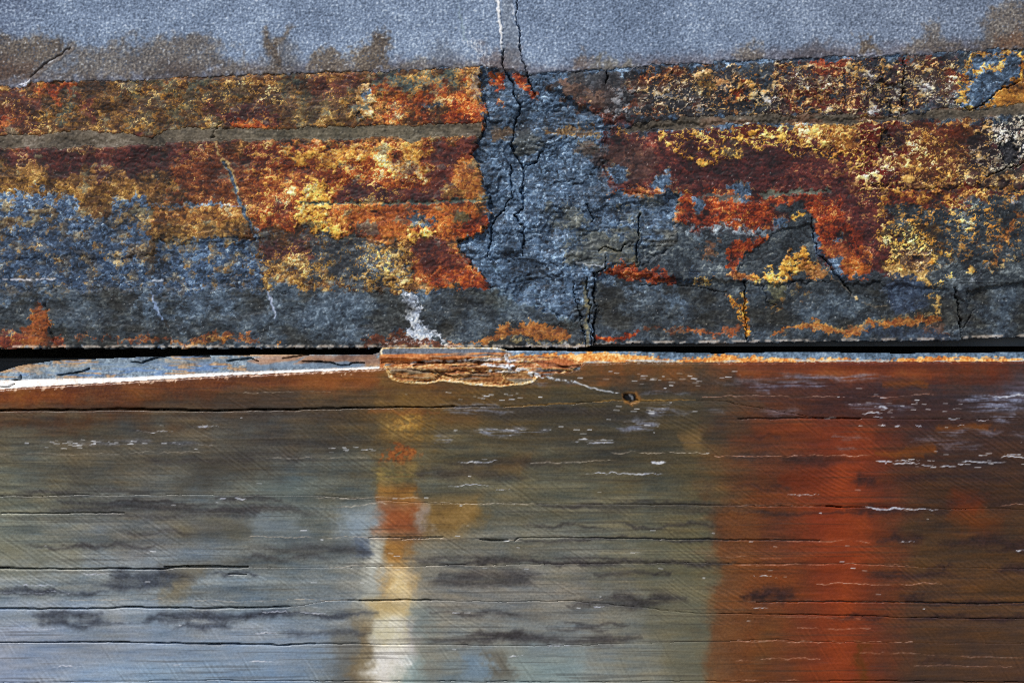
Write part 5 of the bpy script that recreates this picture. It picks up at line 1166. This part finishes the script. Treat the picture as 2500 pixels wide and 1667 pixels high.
X, Y = U.X, U.Y
bot = BOT
inb = Y < bot(X) + 1.1 * U.B['vx'] - 3.5 * sm(1.5, 2.2, U.B['sml'] + .3 * U.B['fin'])
G_ = Y < TE
c1 = [(y, x) for x, y in frac[:17]]
frx = np.interp(Y, [p[1] for p in frac[:17]], [p[0] for p in frac[:17]])
ids = np.full(X.shape, 0, np.int32)
rx = np.interp(Y, [160, 200, 250, 300, 330, 380, 430, 470, 520, 560, 600, 640, 664], [1310, 1335, 1400, 1490, 1480, 1475, 1490, 1560, 1652, 1655, 1600, 1560, 1540]) + 5 * U.B['wx'] + 2 * U.B['vx']
ids[X < frx + 4 * U.B['wx'] * 0] = 1                                # left rust sheet
ids[(X >= frx) & (X < rx)] = 2                                       # fresh blue break
ids[(X >= rx)] = 3                                                   # right rust sheet
ids[(Y > 706 + 8 * U.B['wx']) & (X < 1130 + .9 * (Y - 640))] = 4      # quiet strip lower left
ids[(Y > 664) & (X >= 1449 + .018 * (Y - 664)) & (X < 1820)] = 5
ids[(Y > 686) & (X >= 1818 + .04 * (Y - 686)) & (X < 2340)] = 6
ids[(Y > 690) & (X >= 2336 + .12 * (Y - 700))] = 7
ids[(Y > 664) & (X >= 1405 + .15 * (Y - 680)) & (X < 1449 + .018 * (Y - 664))] = 8
ids[SEAM & (X < 1300)] = 9
ids[SEAM & (X > 1300)] = 10
ids[G_ & (X < 1263 + .05 * Y)] = 11
ids[G_ & (X >= 1263 + .05 * Y)] = 12
vein = (np.abs(X - np.interp(Y, [-900, 0, 60, 105, 122], [1211, 1213, 1220, 1226, 1228]) - 0) < 6) & (Y < 120)
ids[vein] = 13
cellid = np.where(cell(inb), cell(ids), -1)
# the ragged bottom edge: bring the last row of vertices onto the edge line
for k, (nm, lb) in {1: ('rust_sheet', 'orange and ochre rust sheet left of the blue break'), 2: ('fresh_break', 'bare blue slate break running down the middle'), 3: ('rust_sheet', 'maroon and red rust sheet with cream lace crusts'),
                    4: ('edge_strip', 'quiet olive slate strip with a white lime run'), 5: ('edge_panel', 'recessed grey panel with orange wisps at its foot'), 6: ('edge_panel', 'grey panel with a wavy orange band'),
                    7: ('edge_panel', 'dark grey panel beside the forked crack'), 8: ('sliver', 'thin upright slate sliver'), 9: ('mud_seam', 'grey brown muddy seam across the rust'), 10: ('mud_seam', 'brown muddy seam under the lace crusts'),
                    11: ('grey_sheet', 'blue grey sheet with brown damp stains'), 12: ('grey_sheet', 'smooth grey sheet with brown damp stains'), 13: ('quartz_vein', 'white quartz vein')}.items():
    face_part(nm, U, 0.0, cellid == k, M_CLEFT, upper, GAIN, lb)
zt = ZC - (-900 - CY) * MM
box_part('core', (-1.6, .0145, zj + .0012), (1.6, .42, zt), M_BODY, upper, 3)
box_part('back_heel', (-1.6, .17, ZC - .016), (1.6, .41, zj + .0009), M_BODY, upper, 4)

X, Y = L.X, L.Y
led = Y < AR
ids = np.zeros(X.shape, np.int32)
b = BED
ids[:] = 7
ids[Y < b['f']] = 6
ids[Y < b['e']] = 5
ids[Y < b['d']] = 4
ids[Y < b['c']] = 3
ids[Y < b['b']] = 2
ids[Y < b['a']] = 1
ids[led & (X < 930)] = 8
ids[led & (X >= 930) & (X < 1240)] = 9
ids[led & (X >= 1240)] = 10
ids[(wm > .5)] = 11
ids[CH > .5] = 12
for k in range(len(fl)):
    ids[FLK == k + 1] = 20 + k
cellid = np.where(cell(Y > BK - 1), cell(ids), -1)
names = {k: ('bedding_layer', None) for k in range(1, 8)}
names.update({8: ('ledge', 'blue grey flaking ledge'), 9: ('raised_flake', 'orange and grey layer reaching up to the block above'), 10: ('ledge', 'orange and blue ledge'), 11: ('white_edge', 'bright white edge'),
              12: ('chipped_hollow', 'hollow where flakes broke off the front edge')})
names.update({20 + k: ('edge_flake', None) for k in range(len(fl))})
sawattr = {'saw_phase': PH1, 'saw': SAW1, 'saw_phase_low': PH2, 'saw_low': SAW2}
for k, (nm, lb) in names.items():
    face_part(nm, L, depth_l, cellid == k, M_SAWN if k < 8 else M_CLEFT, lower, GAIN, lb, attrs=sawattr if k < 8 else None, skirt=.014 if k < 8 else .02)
box_part('core', (-1.6, FRONT + .0135, 0), (1.6, .42, ZC - .048), M_BODY, lower, 5)
box_part('bed_top', (-1.6, .03, ZC - .0478), (1.6, .42, ZC - .0165), M_BODY, lower, 6)

# ground in front of and under the blocks
me = bpy.data.meshes.new('ground')
n = 60
gxs = np.linspace(-60, 60, n + 1)
vs = [(float(x), float(y), -.004 + (.01 * math.sin(x * 3.1) * math.cos(y * 2.3) if abs(y) > 2 else 0)) for y in gxs for x in gxs]
me.from_pydata(vs, [], [(j * (n + 1) + i, j * (n + 1) + i + 1, (j + 1) * (n + 1) + i + 1, (j + 1) * (n + 1) + i) for j in range(n) for i in range(n)])
me.materials.append(M_GROUND)
g = bpy.data.objects.new('ground', me); COL.objects.link(g); g['kind'] = 'structure'
